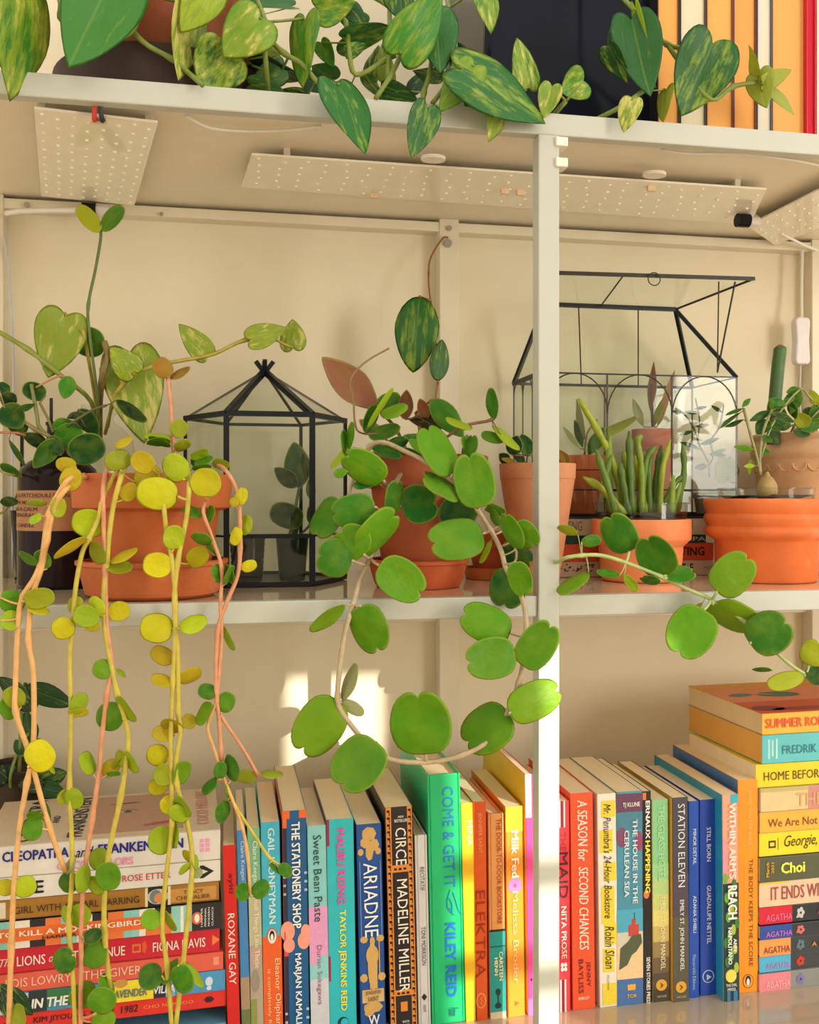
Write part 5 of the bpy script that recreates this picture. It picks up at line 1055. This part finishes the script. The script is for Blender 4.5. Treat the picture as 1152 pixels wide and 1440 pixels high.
blob(b, .14, .58, .07, .035, (70, 124, 110), .0004, .1); blob(b, .36, .56, .12, .06, (54, 110, 100), .0005, -.1); blob(b, .24, .6, .10, .008, (226, 170, 80), .0006, -.4); blob(b, .1, .14, .09, .06, (128, 44, 34), .0004); blob(b, .4, .1, .3, .04, (150, 50, 34), .0004); blob(b, .42, .75, .02, .01, (90, 60, 40), .0006)
b = T(1, (96, 196, 200), 'thick turquoise paperback second from the top of the right stack', d=.145, page=(240, 178, 84), yaw=2)
b.t('FREDRIK BACKMAN', 1100, 1212, .3, .6, (48, 120, 140), bold=0); b.p(1080, 1083, .16, .84, (170, 226, 222)); b.p(1085, 1088, .24, .8, (170, 226, 222)); b.p(1091, 1093.5, .16, .84, (190, 232, 226))
b = T(2, (246, 214, 36), 'yellow paperback with dark hand-lettered title, third in the right stack', d=.135)
b.t('HOME BEFORE DARK', 1074, 1196, .28, .66, (90, 74, 20), bold=.004)
b = T(3, (222, 200, 146), 'cream paperback with mauve patch and tall ochre letters', d=.13)
b.p(1137, 1175, 0, 1, (206, 140, 130)); b.p(1067, 1137, .84, 1, (196, 182, 110)); b.t('THE PUSH', 1120, 1210, .16, .72, (226, 170, 110), bold=0)
b = T(4, (250, 182, 66), 'light orange paperback with brown serif title', d=.13); b.t('We Are Not Like Them', 1080, 1208, .26, .66, (120, 74, 40), bold=.008)
b = T(5, (248, 220, 40), 'yellow paperback with black script title', d=.13); b.t('Georgie, All Along', 1103, 1206, .2, .84, (70, 60, 30), bold=0, shear=.35); b.p(1081, 1091, .34, .66, (60, 56, 30)); b.p(1083, 1089, .42, .58, (248, 220, 40)); b.p(1094, 1094.6, .25, .75, (90, 80, 30))
b = T(6, (88, 92, 66), 'dark olive paperback with bright yellow author name', d=.13); b.t('Choi', 1098, 1132, .3, .76, (240, 240, 90), bold=.04); lettering('lettering', 'March', b.pt(b.X(1081), .22, .001), (0, 0, 1), (-1, 0, 0), .6 * b.h, .0032, b.cover, (236, 170, 50), .02); lettering('lettering', '2021', b.pt(b.X(1088), .35, .001), (0, 0, 1), (-1, 0, 0), .45 * b.h, .003, b.cover, (236, 170, 50), .02)
b = T(7, (232, 200, 166), 'pale peach paperback with tall maroon title', d=.13); b.t('IT ENDS WITH US', 1084, 1188, .26, .8, (168, 70, 70), bold=.01); b.p(1067, 1110, .93, 1, (240, 200, 60))
for i, (c, tc, ec, lb) in enumerate((((214, 34, 56), (240, 120, 160), (200, 200, 196), 'slim black paperback with red end, uppermost of five alike'), ((46, 78, 160), (206, 120, 206), (220, 110, 110), 'slim black paperback with dark blue end'), ((238, 160, 84), (160, 70, 50), (90, 120, 130), 'slim black paperback with orange end'), ((84, 180, 220), (190, 130, 190), (206, 60, 50), 'slim black paperback with light blue end'), ((236, 136, 146), (246, 190, 190), (130, 120, 180), 'slim grey paperback with pink end at the foot of the right stack'))):
    b = T(8 + i, (44, 46, 48) if i < 4 else (140, 140, 134), lb, d=.112, length=.178)
    b.p(1060, 1114 - 2 * (i > 1), 0, 1, c); b.t('AGATHA', 1077 - (i == 2) * 3, 1114 - 3 * (i > 1), .16, .56, tc, bold=.01); [b.e(1126 + 3.2 * math.cos(k * 1.26 + i), .5 + .2 * math.sin(k * 1.26 + i), 2.6, .14, ec, n=8) for k in range(5)]; b.e(1126, .5, 1.6, .08, (60, 50, 50), n=8); b.p(1120, 1124, .22 + .04 * i, .32 + .04 * i, ec)
    if i == 2: b.t('A MURDER', 1141, 1190, .35, .6, (236, 150, 60))
    elif i == 0: b.t('A MYSTERY', 1149, 1196, .35, .6, (206, 70, 80))

# books lying flat below the glass case
GC = 'books lying flat under the glass case'
hc = zcase - .0012 - Z_MID
ths = (.26, .29, .14, .31); zc0 = Z_MID
for i, (c, lb, tx, tc, x0, x1) in enumerate((((222, 196, 170), 'pale pink paperback at the bottom, under the glass case', 'EAT  E', (40, 34, 34), 946, 975), ((226, 92, 50), 'orange-red paperback with heavy black title under the glass case', 'HUNTING', (40, 30, 28), 925, 990), ((28, 74, 64), 'thin dark green paperback under the glass case', 'SUMPA', (220, 206, 160), 943, 992), ((206, 190, 160), 'beige paperback directly beneath the glass case', 'CHENG', (120, 104, 84), 785, 818))):
    h = hc * ths[i] - .0002; xl = PX(775 - 3 * i, YB); w_ = PX(1003 - 5 * (i == 3) - 10 * (i == 2), YB) - xl
    b = Book(w_, .108, h, V3((xl, YB - .001 * (i % 2), zc0)), (0, 0, 0), c, lb, GC, False); zc0 += hc * ths[i]
    X = lambda px: (PX(px, YB) - xl) / w_
    b.text(tx, X(x0), X(x1), .25, .78, tc, bold=.03 if i in (0, 1) else 0)
    if i == 0:
        r_ = random.Random(4)
        for k in range(26): b.spot(X(786 + 52 * r_.random()), .35 + .5 * r_.random(), .006, .05, (60, 50, 52), n=5)
        b.text('NO', X(989), X(1000), .4, .6, (120, 100, 90), bold=0)
    if i == 3: b.text('A', X(971), X(974), .3, .8, (120, 104, 84)); b.panel(0, 1, .9, 1, (40, 40, 40))

# books standing on the upper shelf with their page edges out
GU = 'books on the upper shelf with pages outward'
def back_book(x0, x1, cover, page, label, dy=0, h=.21, d=.13, **k):
    Y = .845 + dy; a, b_ = PX(x0, Y), PX(x1, Y)
    o = empty('standing_book', (a, Y, Z_UP), label, 'book', GU); w = b_ - a; t = .0010
    MB().box((0, 0, 0), (t, d, h)).box((w - t, 0, 0), (w, d, h)).box((t, d - t, 0), (w - t, d, h)).build('cover', 'cover', o, cover)
    MB().box((t, .002, .002), (w - t, d - t, h - .003)).build('pages', 'page', o, page)
TAN = (236, 166, 84)
back_book(925, 956, (40, 34, 34), TAN, 'black-covered book with tan page edges beside the dark planter')
back_book(957, 993, (60, 54, 50), (226, 212, 180), 'book with thick pale cream page edges behind the heart-shaped leaf')
back_book(994, 1031.5, (110, 60, 40), (240, 170, 90), 'book with orange-tan page edges right of the pale-edged one')
back_book(1032, 1064, (96, 40, 40), (232, 160, 84), 'book with thin maroon cover and tan page edges')
back_book(1065, 1086, (70, 74, 90), (226, 214, 194), 'slim book with whitish page edges')
back_book(1087, 1134, (190, 140, 80), (232, 168, 92), 'widest tan-edged book beside the red cover')
back_book(1135, 1147.5, (200, 20, 50), (200, 20, 50), 'slim bright red book near the right edge', -.004)
back_book(1149, 1190, (214, 206, 190), (226, 214, 190), 'pale book cut off by the right edge of view')
